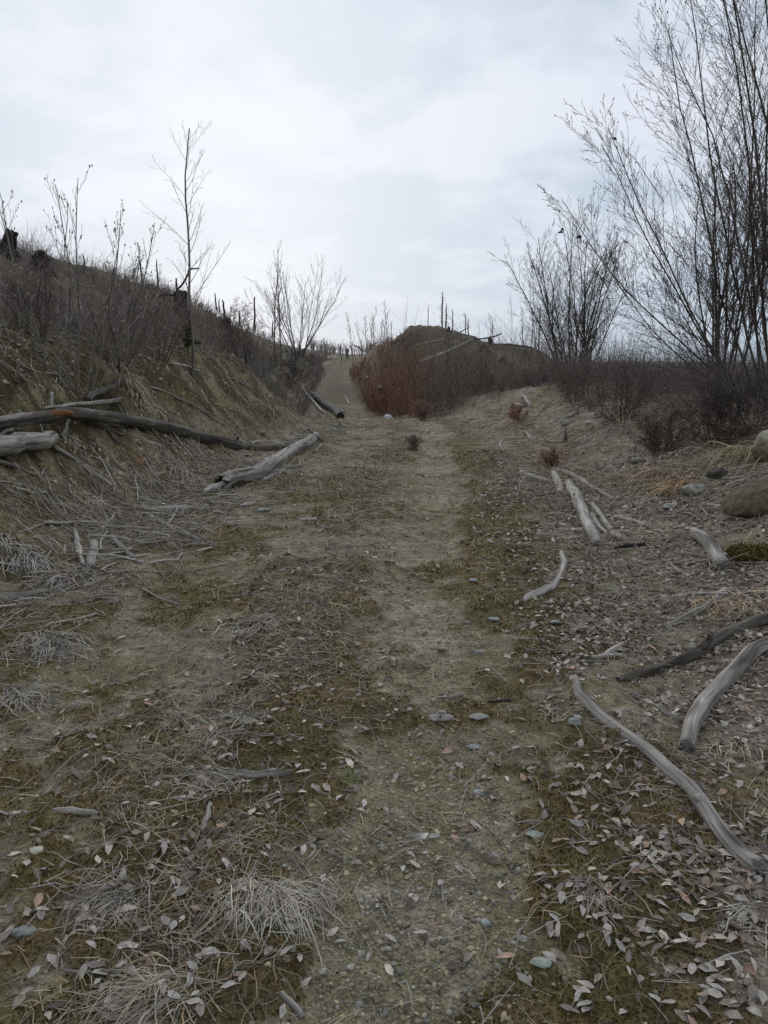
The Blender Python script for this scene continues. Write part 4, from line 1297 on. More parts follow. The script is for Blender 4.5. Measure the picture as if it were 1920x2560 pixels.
def plant(name, label, base, cat, stems, seed, stem_mat, twig_col, group=None, S=7, sub=((12, .25, .98, .6, .42, 5), (6, .15, .95, .6, .35, 4)), up=.10, wob=.10, rmin=.0022, part='stem', rfac=.42, buds=0.0, bud_size=.012, bud_col=(.2, .17, .14)):
    """stems: list of (offset xyz, direction, length, radius, up-curve); each stem a part, side shoots one crown"""
    r = rs(seed)
    root = obj(name, None, label=label, cat=cat, group=group, loc=base)
    stP, stR = [], []
    for off, dr_, ln, rad, cu in stems:
        P = lines(np.array([off], float), np.array([dr_], float), np.array([ln]), 12, cu, .055, r)
        Rr = rad * np.linspace(1, .22, 12)[None] ** .8
        V, F, W = tubes(P, Rr, S, seed)
        obj(part, make_mesh(part, V, [F], None, W, mats=(stem_mat,)), parent=root)
        stP.append(P)
        stR.append(Rr)
    P, Rr = np.concatenate(stP), np.concatenate(stR)
    parts = []
    for lv, (n, t0, t1, spread, ratio, k) in enumerate(sub):
        P, Rr = side(P, Rr, n, t0, t1, spread, ratio, k, up, wob, r, rfac=rfac if lv == 0 else .6)
        Rr = np.maximum(Rr, rmin)
        V, F, W = tubes(P, Rr, 4 if lv == 0 else 3, seed + lv)
        c0 = np.array(twig_col) * (.75 + .5 * r.rand(len(P), 1))
        parts.append((V, F, np.repeat(c0, len(V) // len(P), 0), None))
    if buds:
        tips = P[:, -1][r.rand(len(P)) < buds]
        n_ = len(tips)
        V, F = scatter(ICO0[0], ICO0[1], tips, frames(np.tile([[0, 0, 1.0]], (n_, 1)) + r.randn(n_, 3) * .3, r.rand(n_) * 6), np.repeat(np.array([[.45, .45, 1.0]]) * bud_size, n_, 0) * (.6 + .8 * r.rand(n_, 1)))
        parts.append((V, F, np.array(bud_col), None))
    V, F, C, W = merge(parts)
    obj('crown', make_mesh('crown', V, F, C, None, mats=(M['twig'],)), parent=root, kind='stuff')
    return root


def fan(n, seed, lean0, lean1, az0, az1, l0, l1, rad, cu, foot=.12):
    """a multi-stemmed clump: leans and headings in degrees (0 = right in the picture, 180 = left)"""
    r = rs(seed)
    out_ = []
    for i in range(n):
        ln_ = R(lean0 + (lean1 - lean0) * r.rand())
        az = R(az0 + (az1 - az0) * (i + r.rand()) / n)
        d = (math.sin(ln_) * math.cos(az), math.sin(ln_) * math.sin(az), math.cos(ln_))
        out_.append(((math.cos(az) * foot * r.rand(), math.sin(az) * foot * r.rand(), -.05), d, l0 + (l1 - l0) * r.rand(), rad * (.7 + .6 * r.rand()), cu))
    return out_


TW = (.105, .082, .070)
TWR = (.075, .046, .040)
# big willow on the right
bw = on_ground(5.15, 13.2)
W1 = [((-.1, 0, -.1), (-.80, -.05, .62), 4.4, 0.0158, .05), ((-.15, .1, -.1), (-.62, -.15, .78), 4.6, 0.0173, .05), ((-.1, .2, -.1), (-.52, .15, .85), 5.0, 0.0187, .045),
      ((0, .1, -.1), (-.44, -.15, .88), 5.6, 0.0202, .04), ((.1, 0, -.1), (-.36, .10, .92), 6.2, 0.0216, .035), ((.1, .2, -.1), (-.29, -.20, .93), 6.6, 0.0216, .03),
      ((.2, 0, -.1), (-.22, .05, .97), 7.0, 0.0230, .02), ((.3, .2, -.1), (-.15, -.2, .97), 7.4, 0.0245, .02), ((.35, 0, -.1), (-.08, .1, .98), 7.6, 0.0245, .02), ((.4, -.1, -.1), (-.02, -.15, .98), 7.6, 0.0245, .02),
      ((.5, .2, -.1), (.06, .1, .97), 7.6, 0.0245, .02), ((.6, 0, -.1), (.14, -.1, .95), 7.2, 0.0245, .02), ((.3, .3, -.1), (-.25, .3, .93), 6.4, 0.0216, .02), ((-.2, .2, -.1), (-.70, .30, .62), 3.4, 0.0130, .07), ((-.1, -.1, -.1), (-.70, -.35, .50), 2.8, 0.0115, .06),
      ((.1, -.1, -.1), (-.30, -.40, .85), 5.6, 0.0187, .03), ((.7, -.1, -.1), (-.12, -.30, .93), 6.8, 0.0216, .02)]
bw = on_ground(5.0, 13.2)
plant('willow_tree', 'tall bare many-stemmed willow filling the right edge up to the top', bw, 'tree', W1, 11, M['bark_willow'], TW, S=8, sub=((22, .14, .98, .52, .38, 6), (8, .15, .97, .55, .42, 4), (3, .25, .95, .5, .48, 3)), up=.10, wob=.08, rmin=.0022, buds=.12, bud_size=.014, bud_col=(.05, .035, .03))
# withered leaf bunches left hanging on its outer twigs
for px, py, lab in ((1535, 346, 'withered leaf bunch hanging at the highest outer tip of the tall willow'), (1404, 578, 'tiny withered leaf at the leftmost tip of the tall willow'), (1447, 593, 'withered leaf bunch just right of the leftmost willow tip')):
    p = at_depth(px, py, 12.9)
    ps = []
    for q in range(4):
        PV, PF = leaf_shape(800 + q + px, 5)
        fr_ = frames(r.randn(1, 3), np.array([r.rand() * 6]))
        V, F = scatter(PV, PF, r.randn(1, 3) * .012, fr_, np.array([[.085, .085, .085]]))
        ps.append((V, F, np.array([.045, .035, .028]), None))
    p1 = p + np.array([.30, .02, -.26])
    P_, = (np.stack([np.zeros(3), (p1 - p) * .5 + np.array([.02, 0, -.03]), (p1 - p) * 1.0, (p1 - p) * 2.4 + np.array([.05, 0, -.25])])[None],)
    V, F, W = tubes(P_, np.array([[.003, .004, .005, .007]]), 4)
    ps.append((V, F, np.array(TW), None))
    V, F, C, W = merge(ps)
    obj('leaf_bunch', make_mesh('leaf_bunch', V, F, C, None, mats=(M['leaf'],)), label=lab, cat='leaf bunch', loc=p)

plant('willow_tree', 'fan-shaped bare willow standing beyond the right-hand brush', on_ground(*(ground_at(1425, 960)[:2] * 0 + np.array([5.0, 31.0]))) , 'tree', fan(20, 21, 3, 27, 0, 360, 4.4, 6.0, .030, .03, .35), 22, M['bark_willow'], TW, S=6, sub=((18, .18, .98, .55, .40, 5), (8, .15, .97, .55, .42, 3), (3, .3, .95, .5, .45, 2)), up=.06, wob=.07, rmin=.0032)
plant('willow_tree', 'straight upright willow behind the lower branches of the tall willow', on_ground(7.6, 23.0), 'tree', fan(12, 31, 3, 22, 0, 360, 5.0, 7.2, .036, .03, .4), 32, M['bark_willow'], TW, S=6, sub=((18, .18, .98, .5, .36, 5), (8, .15, .97, .55, .42, 3), (3, .3, .95, .5, .45, 2)), up=.08, wob=.07, rmin=.0036)
plant('willow_tree', 'dense willow clump showing through the tall willow at the right edge', on_ground(8.4, 19.5), 'tree', fan(13, 41, 4, 26, 0, 360, 5.0, 7.5, .034, .03, .4), 42, M['bark_willow'], TW, S=6, sub=((18, .18, .98, .5, .36, 5), (8, .15, .97, .55, .42, 3), (3, .3, .95, .5, .45, 2)), up=.08, wob=.07, rmin=.0034)
# left: birch sapling
b0 = ground_at(481, 938)
plant('birch_sapling', 'tall slender bare birch sapling rising from the left bank', b0, 'tree', [((0, 0, -.1), (.06, 0, 1), px_size(b0, 590), px_size(b0, 8.0) * .5, .02)], 51, M['bark_pale'], (.26, .235, .205), part='trunk', S=9, sub=((22, .26, .98, .62, .31, 7), (6, .2, .97, .5, .36, 5), (2, .3, .95, .5, .4, 3)), up=.06, wob=.08, rmin=.0016, rfac=.32)
b0 = ground_at(140, 950)
plant('willow_shrub', 'open willow shrub with catkin buds high on the left slope', b0, 'shrub', [((x_ * .22 - .4, 0, -.1), (a_, .1 * (i % 3 - 1), 1), px_size(b0, l_), .012, .03) for i, (x_, a_, l_) in enumerate(((0, -.22, 420), (1, -.12, 500), (2, .02, 470), (2.5, .16, 480), (3.5, .24, 440), (4.2, .42, 430), (1.5, -.05, 330), (5, .55, 300), (-.6, -.35, 380), (.5, -.18, 460), (3, .10, 500), (3.8, .34, 400), (-.2, -.28, 350), (4.6, .48, 360)))], 61, M['bark_pale'], (.27, .235, .20), S=6, sub=((9, .25, .97, .5, .36, 6), (5, .25, .98, .5, .35, 4)), up=.12, wob=.07, rmin=.0018, buds=.55, bud_size=.015, bud_col=(.34, .30, .26))
b0 = ground_at(742, 892)
sz = px_size(b0, 250) / 3.4
plant('willow_tree', 'wide-spreading bare willow above the bend of the track', b0, 'tree', fan(15, 71, 8, 50, 0, 360, 2.4 * sz, 3.4 * sz, .016 * sz, .035, .25 * sz), 72, M['bark_willow'], (.095, .075, .065), S=6, sub=((10, .25, .98, .5, .40, 6), (6, .2, .97, .5, .38, 4)), up=.08, wob=.07, rmin=.0022 * sz)
for px, hh, lab in ((688, 285, 'slim pale sapling left of the wide-spreading willow'), (704, 250, 'second slim sapling just right of the slim pale one')):
    b0 = ground_at(px, 915)
    plant('birch_sapling', lab, b0, 'tree', [((0, 0, -.1), (.0, 0, 1), px_size(b0, hh), px_size(b0, 5) * .5, .02)], 73 + px, M['bark_pale'], (.12, .10, .088), part='trunk', S=6, sub=((14, .3, .97, .5, .28, 5), (4, .3, .95, .5, .34, 4)), up=.10, rmin=px_size(b0, .5) * .5)
# saplings in front of the mound
for px, py, hh, lab in ((1108, 1018, 190, 'thin pale sapling rising from the brush before the mound'), (1128, 1015, 150, 'shorter sapling right of the thin pale one before the mound'), (1208, 1000, 140, 'thin dark sapling in the brush below the mound stumps')):
    b0 = on_ground(*at_depth(px, py, 29.0)[:2])
    plant('birch_sapling', lab, b0, 'tree', [((0, 0, -.1), (.02, 0, 1), px_size(b0, hh) + .5, .018, .02)], 80 + px, M['bark_pale'], (.10, .085, .075), part='trunk', S=6, sub=((10, .35, .97, .5, .22, 4), (3, .3, .95, .5, .34, 3)), up=.10, rmin=.0035)
# far saplings on the skyline
for px, top, Y, lab in ((882, 775, 105, 'lone thin sapling on the skyline right of the walker'), (905, 800, 112, 'small sapling left in the skyline grove'), (918, 790, 108, 'slim sapling in the left half of the skyline grove'), (929, 768, 104, 'tallest sapling in the middle of the skyline grove'), (938, 785, 110, 'forked sapling right of the tallest in the grove'), (950, 800, 106, 'low bushy sapling in the right half of the grove'), (962, 780, 100, 'sapling standing left of the rightmost grove tree'), (973, 752, 98, 'rightmost and highest tree of the skyline grove'), (984, 800, 103, 'last small sapling of the grove beside the mound'),
                     (1182, 772, 78, 'feathery sapling behind the mound top'), (1133, 775, 76, 'thin leaning sapling behind the mound snags'), (1228, 785, 80, 'wispy sapling behind the dark log on the mound'), (1310, 770, 70, 'bare thin tree in front of the fan-shaped willow, left one'), (1340, 765, 68, 'bare thin tree in front of the fan-shaped willow, right one')):
    q = at_depth(px, 890, Y)
    b0 = on_ground(q[0], q[1])
    tz = at_depth(px, top, Y)[2] - b0[2]
    plant('birch_sapling', lab, b0, 'tree', [((0, 0, -.1), (.01, 0, 1), tz, .05, .02)], 90 + px, M['bark_pale'], (.105, .095, .09), part='trunk', S=5, sub=((20, .22, .97, .5, .22, 3), (4, .3, .95, .5, .34, 2)), up=.12, rmin=.010, group='saplings on the far skyline')

# individual bushes
for px, py, hh, n_, lab, colr, sd, lean in (
        (300, 925, 215, 46, 'dense grey twiggy bush fanning out behind the tan grass tuft', (.082, .068, .060), 1, 55),
        (400, 900, 170, 34, 'thick twiggy bush between the grey one and the birch', (.085, .064, .056), 2, 50),
        (610, 905, 120, 30, 'low round bush on the bank right of the birch', (.072, .058, .050), 3, 55),
        (725, 960, 90, 34, 'dark rounded bush at the bank brow above the charred log', (.045, .038, .034), 4, 60),
        (560, 880, 130, 28, 'loose reddish bush just right of the birch trunk', (.090, .062, .052), 5, 50),
        (90, 850, 200, 30, 'brown bush under the open willow shrub at the left edge', (.075, .058, .050), 6, 45),
        (1055, 1050, 44, 24, 'small red-twigged bush at the end of the flat track', (.115, .070, .055), 7, 40),
        (1290, 1062, 50, 16, 'thin red-twigged bush in the far right grass', (.125, .066, .050), 8, 30),
        (1380, 1172, 52, 16, 'little red-stemmed bush above the driftwood pile', (.125, .070, .052), 9, 30),
        (1032, 1126, 40, 14, 'tiny bare bush in the middle of the track', (.10, .075, .06), 10, 35),
        (1640, 1135, 130, 40, 'low sprawling dark bush at the foot of the tall willow', (.062, .050, .042), 11, 68),
        (1790, 1110, 170, 46, 'dark tangled bush beside the large pale boulder', (.045, .036, .031), 12, 62),
        (1890, 1080, 190, 40, 'black-brown tangled bush at the right edge behind the boulder', (.038, .030, .027), 13, 60),
        (1560, 1060, 150, 40, 'brown bush spreading in front of the right-hand brush', (.060, .046, .040), 14, 62),
        (1440, 1010, 120, 36, 'reddish-brown bush at the left end of the right-hand brush', (.070, .050, .043), 15, 58)):
    b0 = ground_at(px, py)
    hm = px_size(b0, hh)
    plant('bare_shrub', lab, b0, 'shrub', fan(9, sd * 7, 3, lean, 0, 360, hm * .7, hm * 1.1, max(.006, hm * .007), .03, hm * .14), sd + 200, M['bark_willow'], tuple(v * 2.3 for v in colr), S=4, sub=((n_ // 3, .05, .95, .6, .62, 4), (8, .1, .97, .7, .45, 3), (2, .2, .9, .7, .5, 2)), up=.06, wob=.12, rmin=max(.0022, px_size(b0, .55) * .5))

# young conifer behind the birch
b0 = ground_at(470, 880)
hm = px_size(b0, 80)
rt = obj('young_conifer', None, label='small blurred green conifer behind the birch trunk', cat='tree', loc=b0)
Pt = lines(np.array([[0, 0, -.05]]), np.array([[0, 0, 1.0]]), np.array([hm]), 8, .0, .02, r)
V, F, W = tubes(Pt, .015 * np.linspace(1, .2, 8)[None], 6)
obj('trunk', make_mesh('trunk', V, [F], None, W, mats=(M['bark_willow'],)), parent=rt)
P1, R1 = side(Pt, .012 * np.linspace(1, .3, 8)[None], 34, .15, .97, 1.25, .42, 4, .02, .05, r, taper=.85)
P2, R2 = side(P1, R1, 12, .1, .98, .8, .42, 3, .02, .05, r)
P3, R3 = side(P2, R2, 10, .05, .98, .7, .5, 2, .05, .0, r, lmin=.03)
V1, F1, W1_ = tubes(P1, R1, 3)
V3, F3 = ribbons(np.concatenate([P3]), np.full(P3.shape[:2], .004), 5)
V, F, C, W = merge([(V1, F1, np.array([.06, .05, .03]), None), (V3, F3, np.array([.060, .075, .022]), None)])
obj('crown', make_mesh('crown', V, F, C, None, mats=(M['needle'],)), parent=rt, kind='stuff')


# thickets that read as one mass
def thicket(name, label, bx, by, hgt, col, seed, n1=9, n2=5, lean=.55, thick=1.0, cols=None):
    r = rs(seed)
    m_ = len(bx)
    bz = HM(bx, by)
    st = np.repeat(np.stack([bx, by, bz - .03], -1), n1, 0)
    st[:, :2] += r.randn(len(st), 2) * .10
    d = np.stack([r.randn(len(st)) * lean, r.randn(len(st)) * lean, np.ones(len(st))], -1)
    ln = np.repeat(hgt, n1) * (.5 + .6 * r.rand(len(st)))
    P = lines(st, d, ln, 3, .06, .14, r)
    dist = np.hypot(st[:, 0], st[:, 1])
    r0 = np.maximum(.0028, dist * .00016) * thick
    R1_ = r0[:, None] * np.array([1.3, 1.0, .6])[None]
    V1, F1, _ = tubes(P, R1_, 3)
    cb = np.repeat(np.array(col)[None] if cols is None else np.repeat(cols, n1, 0), len(st) if cols is None else 1, 0) * (.7 + .6 * r.rand(len(st), 1))
    P2, R2_ = side(P, R1_, n2, .15, .95, .6, .55, 2, .10, .12, r, rfac=.85, tip=.6)
    V2, F2, _ = tubes(P2, R2_, 3)
    c2 = np.repeat(cb, n2, 0) * (.8 + .5 * r.rand(len(P2), 1))
    return stuff(name, [(V1, F1, np.repeat(cb, 9, 0), None), (V2, F2, np.repeat(c2, 6, 0), None)], M['twig'], label)


r = rs(500)


def by_road(n, y0, y1, u0, u1, seed, cut=None, yp=1.0):
    q = rs(seed)
    yy = y0 + (y1 - y0) * q.rand(n) ** yp
    uu = u0 + (u1 - u0) * q.rand(n)
    xx = road_x(yy) + uu
    if cut is not None:
        k_ = fbm(xx * .45, yy * .45, seed, 3) > cut
        xx, yy = xx[k_], yy[k_]
    return xx, yy


# left slope
bx, by = by_road(1080, 10.5, 66, -12.3, -3.7, 601, .38, 1.35)
k_ = (rs(5).rand(len(bx)) < sstep(-3.4, -5.2, bx - road_x(by)) + .25)
bx, by = bx[k_], by[k_]
b2x, b2y = by_road(620, 11.5, 40, -6.8, -3.0, 603, .40)
k2 = b2x - road_x(b2y) < -3.0 - 1.0 * (1 - sstep(15, 21, b2y))
b2x, b2y = b2x[k2], b2y[k2]
bx, by = np.concatenate([bx, b2x]), np.concatenate([by, b2y])
g = fbm(bx * .3, by * .3, 9, 2)
thicket('slope_brush', 'grey-purple leafless brush covering the left slope', bx, by, (.40 + .70 * r.rand(len(bx))) * (.55 + .9 * g) * (1 - .45 * sstep(-9.5, -11.5, bx - road_x(by))), None, 602, 8, 3,
        cols=np.where((g > .55)[:, None], np.array([[.205, .155, .128]]), np.array([[.195, .172, .154]])) * (.7 + .6 * rs(6).rand(len(bx), 1)), thick=.9)
# crest of the left slope
yy = 24 + 110 * r.rand(170) ** 1.4
xx = road_x(yy) - 2.15 - crest_d(yy) + r.randn(170) * .8
thicket('crest_brush', 'thin pale leafless brush along the left skyline', xx, yy, .6 + .9 * r.rand(170), (.24, .21, .19), 604, 4, 3, .22, thick=.7)
# hollow, red then purple-grey, in uneven clumps
xx = -4.2 + 11.3 * r.rand(900)
yy = 26.2 + 16 * r.rand(900)
u = xx - road_x(yy)
cn = fbm(xx * .7, yy * .7, 55, 3)
k_ = (u > 1.25 + .02 * (yy - 26)) & (cn > .36)
xx, yy, cn = xx[k_], yy[k_], cn[k_]
pxl = 1090 + xx / yy * FPX
red = sstep(.45, .75, np.exp(-((pxl - 980) / 95) ** 2) * 1.15 + (fbm(xx * .5, yy * .3, 31, 3) - .5) * .8)
cl = (np.array([[.205, .170, .142]]) * (1 - red[:, None]) + np.array([[.215, .112, .070]]) * red[:, None]) * (.65 + .7 * rs(8).rand(len(xx), 1))
hg_ = (.7 + 1.2 * rs(9).rand(len(xx)) ** 1.3) * (.45 + 1.15 * sstep(.42, .62, cn)) * (1 + .18 * red) * np.clip(1.1 - .05 * xx, .6, 1.3)
thicket('hollow_brush', 'rust-red and purple-grey leafless brush filling the hollow before the mound', xx, yy, hg_, None, 606, 7, 4, .34, cols=cl, thick=.85)
# right berm
bx = 2.4 + 9.0 * r.rand(1250)
by = 11.8 + 22 * r.rand(1250)
k_ = (bx > 2.75 + .06 * np.maximum(0, 21 - by) + .5 * fbm(bx * .5, by * .5, 69, 2)) & (bx < by * .52)
bx, by = bx[k_], by[k_]
thicket('berm_brush', 'dark brown-purple leafless brush banked along the right side', bx, by, (.50 + .70 * r.rand(len(bx))) * (.55 + .8 * fbm(bx * .6, by * .6, 66, 2)) * (.5 + .5 * sstep(2.8, 4.2, bx)), None, 608, 9, 4, .6, cols=np.array([[.165, .134, .122]]) * (.6 + .7 * rs(10).rand(len(bx), 1)))
bx = 4.0 + 16 * r.rand(330)
by = 25 + 17 * r.rand(330)
k_ = bx < by * .5
bx, by = bx[k_], by[k_]
thicket('distant_brush', 'reddish upright brush standing against the sky on the right', bx, by, (1.3 + 1.5 * r.rand(len(bx))) * (.7 + .7 * fbm(bx * .4, by * .4, 68, 2)), None, 610, 8, 4, .26, cols=np.array([[.160, .118, .102]]) * (.6 + .7 * rs(11).rand(len(bx), 1)), thick=.9)
# far skyline and mound flanks
yy = 120 + 60 * r.rand(240)
xx = road_x(yy) - 8 + 34 * r.rand(240)
k_ = (xx - road_x(yy) > 2.6) | (xx - road_x(yy) < -2.6) | (yy > 150)
thicket('skyline_brush', 'thin grey brush on the far skyline behind the walker', xx[k_], yy[k_], 1.4 + 1.8 * r.rand(k_.sum()), (.24, .215, .20), 612, 5, 3, .15)
xx = -4 + 16 * r.rand(380)
yy = 41 + 15 * r.rand(380)
k_ = xx - road_x(yy) > 2.6
thicket('mound_brush', 'grey-brown low brush on the flank of the mound', xx[k_], yy[k_], .4 + .6 * r.rand(k_.sum()), (.21, .175, .14), 614, 6, 3, .4)

yy = 25 + 97 * r.rand(620) ** 1.25
sd_ = np.where(r.rand(620) < .5, -1, 1)
xx = road_x(yy) + sd_ * (1.45 + 1.3 * sstep(85, 110, yy) + 3.0 * r.rand(620) ** 1.5)
thicket('roadside_brush', 'low reddish-grey brush crowding both sides of the far track', xx, yy, (.3 + .9 * r.rand(620)) * (.6 + .4 * sstep(28, 45, yy)), None, 616, 6, 3, .35, cols=np.where((sd_ > 0)[:, None], np.array([[.24, .15, .11]]), np.array([[.19, .16, .14]])) * (.7 + .6 * r.rand(620, 1)))
# rubble in the cut bank
bx, by = by_road(3600, 4.5, 26, -5.6, -2.1, 620)
s = .012 + .035 * r.rand(len(bx)) ** 3
pc = np.array([[.34, .28, .17], [.40, .34, .22], [.28, .25, .19], [.30, .23, .14]])[r.randint(0, 4, len(bx))] * (.6 + .7 * r.rand(len(bx), 1))
Vg, Fg = scatter(OCT[0] * (1 + .35 * (rs(4).rand(6, 1) - .5)), OCT[1], np.stack([bx, by, HM(bx, by) + s * .1], -1), frames(normal_at(bx, by) + r.randn(len(bx), 3) * .3, r.rand(len(bx)) * 6.28), np.stack([s * 1.2, s * .9, s * .55], -1))
stuff('bank_rubble', [(Vg, Fg, np.repeat(pc, 6, 0), None)], M['pebble'], 'small yellowish stones studding the cut face of the left bank', smooth=False)

# ------------------------------------------------------------------ burnt stumps, snags, mound logs
def stump(label, px, py, w, h, mat='wood_char', seed=0, name='burnt_stump', Y=None, roots=5, lean=(0, 0)):
    b0 = ground_at(px, py) if Y is None else on_ground(*at_depth(px, py, Y)[:2])
    rad, hh = px_size(b0, w) * .5, px_size(b0, h)
    C = np.array([[0, 0, -.1], [0, 0, hh * .3], [lean[0] * hh * .6, 0, hh * .65], [lean[0] * hh, 0, hh]])
    me, org, _p, _q = log_mesh(name, C, np.array([rad * 1.25, rad, rad * .92, rad * .88]), M[mat], S=14, K=12, rough=.14, jag=.45, seed=seed + 20)
    o = obj(name, me, label=label, cat='stump', loc=b0 + org)
    rr_ = rs(seed)
    for k in range(roots):
        a = 6.28 * (k + rr_.rand() * .6) / roots
        d = np.array([math.cos(a), math.sin(a), 0])
        c2 = np.stack([d * rad * .7 + [0, 0, hh * .30], d * rad * 1.35 + [0, 0, hh * .10], d * rad * 2.0 + [0, 0, -.08]])
        m2, o2, _a, _b = log_mesh('root', c2, np.array([rad * .34, rad * .26, rad * .12]), M[mat], S=6, K=6, seed=seed + k)
        obj('root', m2, parent=o, loc=o2 - org)
    return o


stump('large flat-topped burnt stump on the left slope behind the birch', 452, 790, 32, 54, seed=1)
stump('squat burnt stump lower down the left slope right of the birch', 565, 832, 28, 28, seed=2)
stump('tall dark stump on the skyline at the left edge', 18, 640, 34, 56, seed=3, lean=(.15, 0))
stump('toppled burnt root plate below the open willow shrub', 95, 682, 46, 38, seed=4, roots=7)
stump('small charred stump on the crown of the mound', 1121, 829, 8, 11, seed=5, roots=3)
stump('charred stump under the dark log end on the mound', 1225, 858, 11, 12, seed=6, roots=3)
stump('broad dark stump on the face of the mound', 1211, 878, 16, 16, seed=7, mat='wood_dark', roots=4)
stump('low charred stump on the right shoulder of the mound', 1256, 905, 14, 9, seed=8, roots=3)
stump('little black stump on the right slope of the mound', 1312, 888, 10, 10, seed=9, roots=3)
SY = float(ground_at(452, 790)[1])
log('fallen_log', 'burnt log lying level against the large flat-topped stump', Z('hill', (850, 880, 14), (960, 880, 18, 0, SY + 1.2), (1060, 876, 18, 0, SY + .5), (1135, 875, 16, 0, SY)), 'wood_char')
SY = float(ground_at(452, 790)[1])
log('fallen_branch', 'bent black branch arching above the large flat-topped stump', Z('hill', (1150, 880, 16, 0, SY), (1145, 850, 15, 0, SY), (1180, 805, 14, 0, SY), (1215, 745, 13, 0, SY), (1230, 710, 11, 0, SY), (1290, 700, 8, 0, SY)), 'wood_char', cat='branch')
log('fallen_log', 'pale curved log lying on the slope below the skyline stump', Z('hill', (95, 675, 10), (150, 680, 14), (205, 672, 12), (222, 630, 8, .2)), 'wood_grey')


def snag(label, px, base_y, top_y, w, Y=None, seed=0, branches=0, lean=0.0, mat='wood_char', name='burnt_snag'):
    b0 = ground_at(px, base_y) if Y is None else on_ground(*at_depth(px, base_y, Y)[:2])
    Yd = b0[1]
    tz = at_depth(px, top_y, Yd)[2] - b0[2]
    rad = max(px_size(b0, w) * .5, .02)
    C = np.array([[0, 0, -.3], [lean * tz * .3, 0, tz * .4], [lean * tz * .7, 0, tz * .75], [lean * tz, 0, tz]])
    me, org, P_, q_ = log_mesh('trunk', C, np.array([rad * 1.2, rad, rad * .85, rad * (.3 if branches else .7)]), M[mat], S=8, K=14, rough=.10, jag=1.6, seed=seed + 40)
    rt = obj(name, me, label=label, cat='dead tree', loc=b0 + org)
    if branches:
        rr_ = rs(seed)
        Pb, Rb = side(P_[None], q_[None], branches, .12, .96, 1.35, .22, 3, .0, .08, rr_, rfac=.35, taper=.8)
        V, F, W = tubes(Pb, np.maximum(Rb, px_size(b0, .5) * .5), 3)
        obj('dead_branches', make_mesh('dead_branches', V - org, [F], np.array([.05, .045, .042]), None, mats=(M['twig'],)), parent=rt, kind='stuff')
    return rt


for k, (px, by_, ty_, w, Y, br, ln_, lab) in enumerate((
        (354, 702, 645, 4.5, None, 8, -.03, 'burnt pole with side twigs on the left skyline, left of a similar one'),
        (395, 716, 647, 4.0, None, 5, -.02, 'burnt pole on the left skyline, between two others above the big stump'),
        (212, 680, 641, 4.5, None, 0, -.02, 'short burnt post showing through the open willow shrub'),
        (333, 692, 669, 3.5, None, 0, .15, 'stubby leaning burnt post left of the skyline poles'),
        (441, 732, 695, 5.0, None, 0, .05, 'dark post rising behind the large flat-topped stump'),
        (540, 770, 734, 3.5, None, 0, -.02, 'thin burnt post, leftmost of the group below the birch crown'),
        (548, 775, 748, 3.0, None, 0, .02, 'tiny burnt post in the middle of that skyline group'),
        (562, 785, 752, 5.0, None, 0, -.12, 'thick leaning burnt post at the right of that skyline group'),
        (600, 810, 779, 4.0, None, 0, -.05, 'broken burnt post on the ridge before the tall thin one'),
        (637, 820, 744, 4.5, None, 0, .02, 'tall thin burnt pole left of the slim pale sapling'),
        (681, 838, 803, 3.5, None, 0, .06, 'short burnt stick post between the saplings on the ridge'),
        (1105, 828, 728, 3.6, 61.5, 34, .0, 'tallest dead conifer with short side twigs on the mound'),
        (1115, 829, 757, 3.6, 61.5, 6, -.01, 'dead pole right beside the tallest conifer on the mound'),
        (1131, 834, 775, 2.6, 62.5, 5, .0, 'thinner dead pole right of the mound conifer pair'),
        (1070, 822, 762, 1.8, 61.5, 3, .0, 'hair-thin dead stem on the left of the mound top'),
        (1163, 842, 782, 2.2, 64, 4, .0, 'thin dead stem, left of a close pair on the mound'),
        (1170, 843, 795, 2.0, 64, 3, .0, 'thin dead stem, right of a close pair on the mound'),
        (1345, 900, 762, 3.2, 58, 12, .02, 'dead pole standing through the left side of the fan-shaped willow'),
        (1328, 890, 800, 2.2, 58, 4, .02, 'shorter dead pole left of the fan-shaped willow'),
        (853, 878, 862, 2.0, 118, 0, .2, 'tiny leaning post on the skyline left of the walker'))):
    snag(lab, px, by_, ty_, w, Y, k, br, ln_, 'wood_char' if k < 11 else 'wood_dark')

log('fallen_log', 'pale log propped across the upper face of the mound', Z('mound', (335, 590, 14), (480, 560, 16), (625, 530, 15)), 'wood_pale')
log('fallen_log', 'pale log sloping right from the propped one on the mound', Z('mound', (630, 530, 12), (720, 560, 13), (800, 585, 11)), 'wood_pale')
log('fallen_log', 'thick split grey log running down the face of the mound', Z('mound', (375, 760, 30), (520, 710, 36), (660, 655, 34), (800, 595, 26), (910, 530, 16)), 'wood_pale', rough=.12)
log('fallen_log', 'dark log sticking out to the right from the mound crest', Z('mound', (940, 528, 14, .05), (1080, 518, 17, .25), (1215, 475, 13, .9)), 'wood_dark')
log('fallen_log', 'long level dark log on the right shoulder of the mound', Z('mound', (1120, 578, 14, .1), (1300, 590, 18, .15), (1420, 598, 18, .2), (1540, 620, 14, .3)), 'wood_dark')
log('fallen_log', 'grey log end lying low on the face of the mound', Z('mound', (1000, 720, 18), (1060, 690, 18), (1130, 660, 12)), 'wood_grey')
log('fallen_log', 'dark faint log on the left face of the mound', Z('mound', (130, 660, 12), (250, 595, 14), (360, 540, 11)), 'wood_dark')
log('fallen_log', 'pale root log hanging over the left end of the mound', Z('mound', (75, 635, 12), (150, 575, 15), (225, 495, 12)), 'wood_grey')
log('stick', 'dark stick poking up from the mound crest', Z('mound', (770, 472, 12, .05), (805, 450, 12, .2), (840, 425, 9, .5)), 'wood_dark', cat='stick')
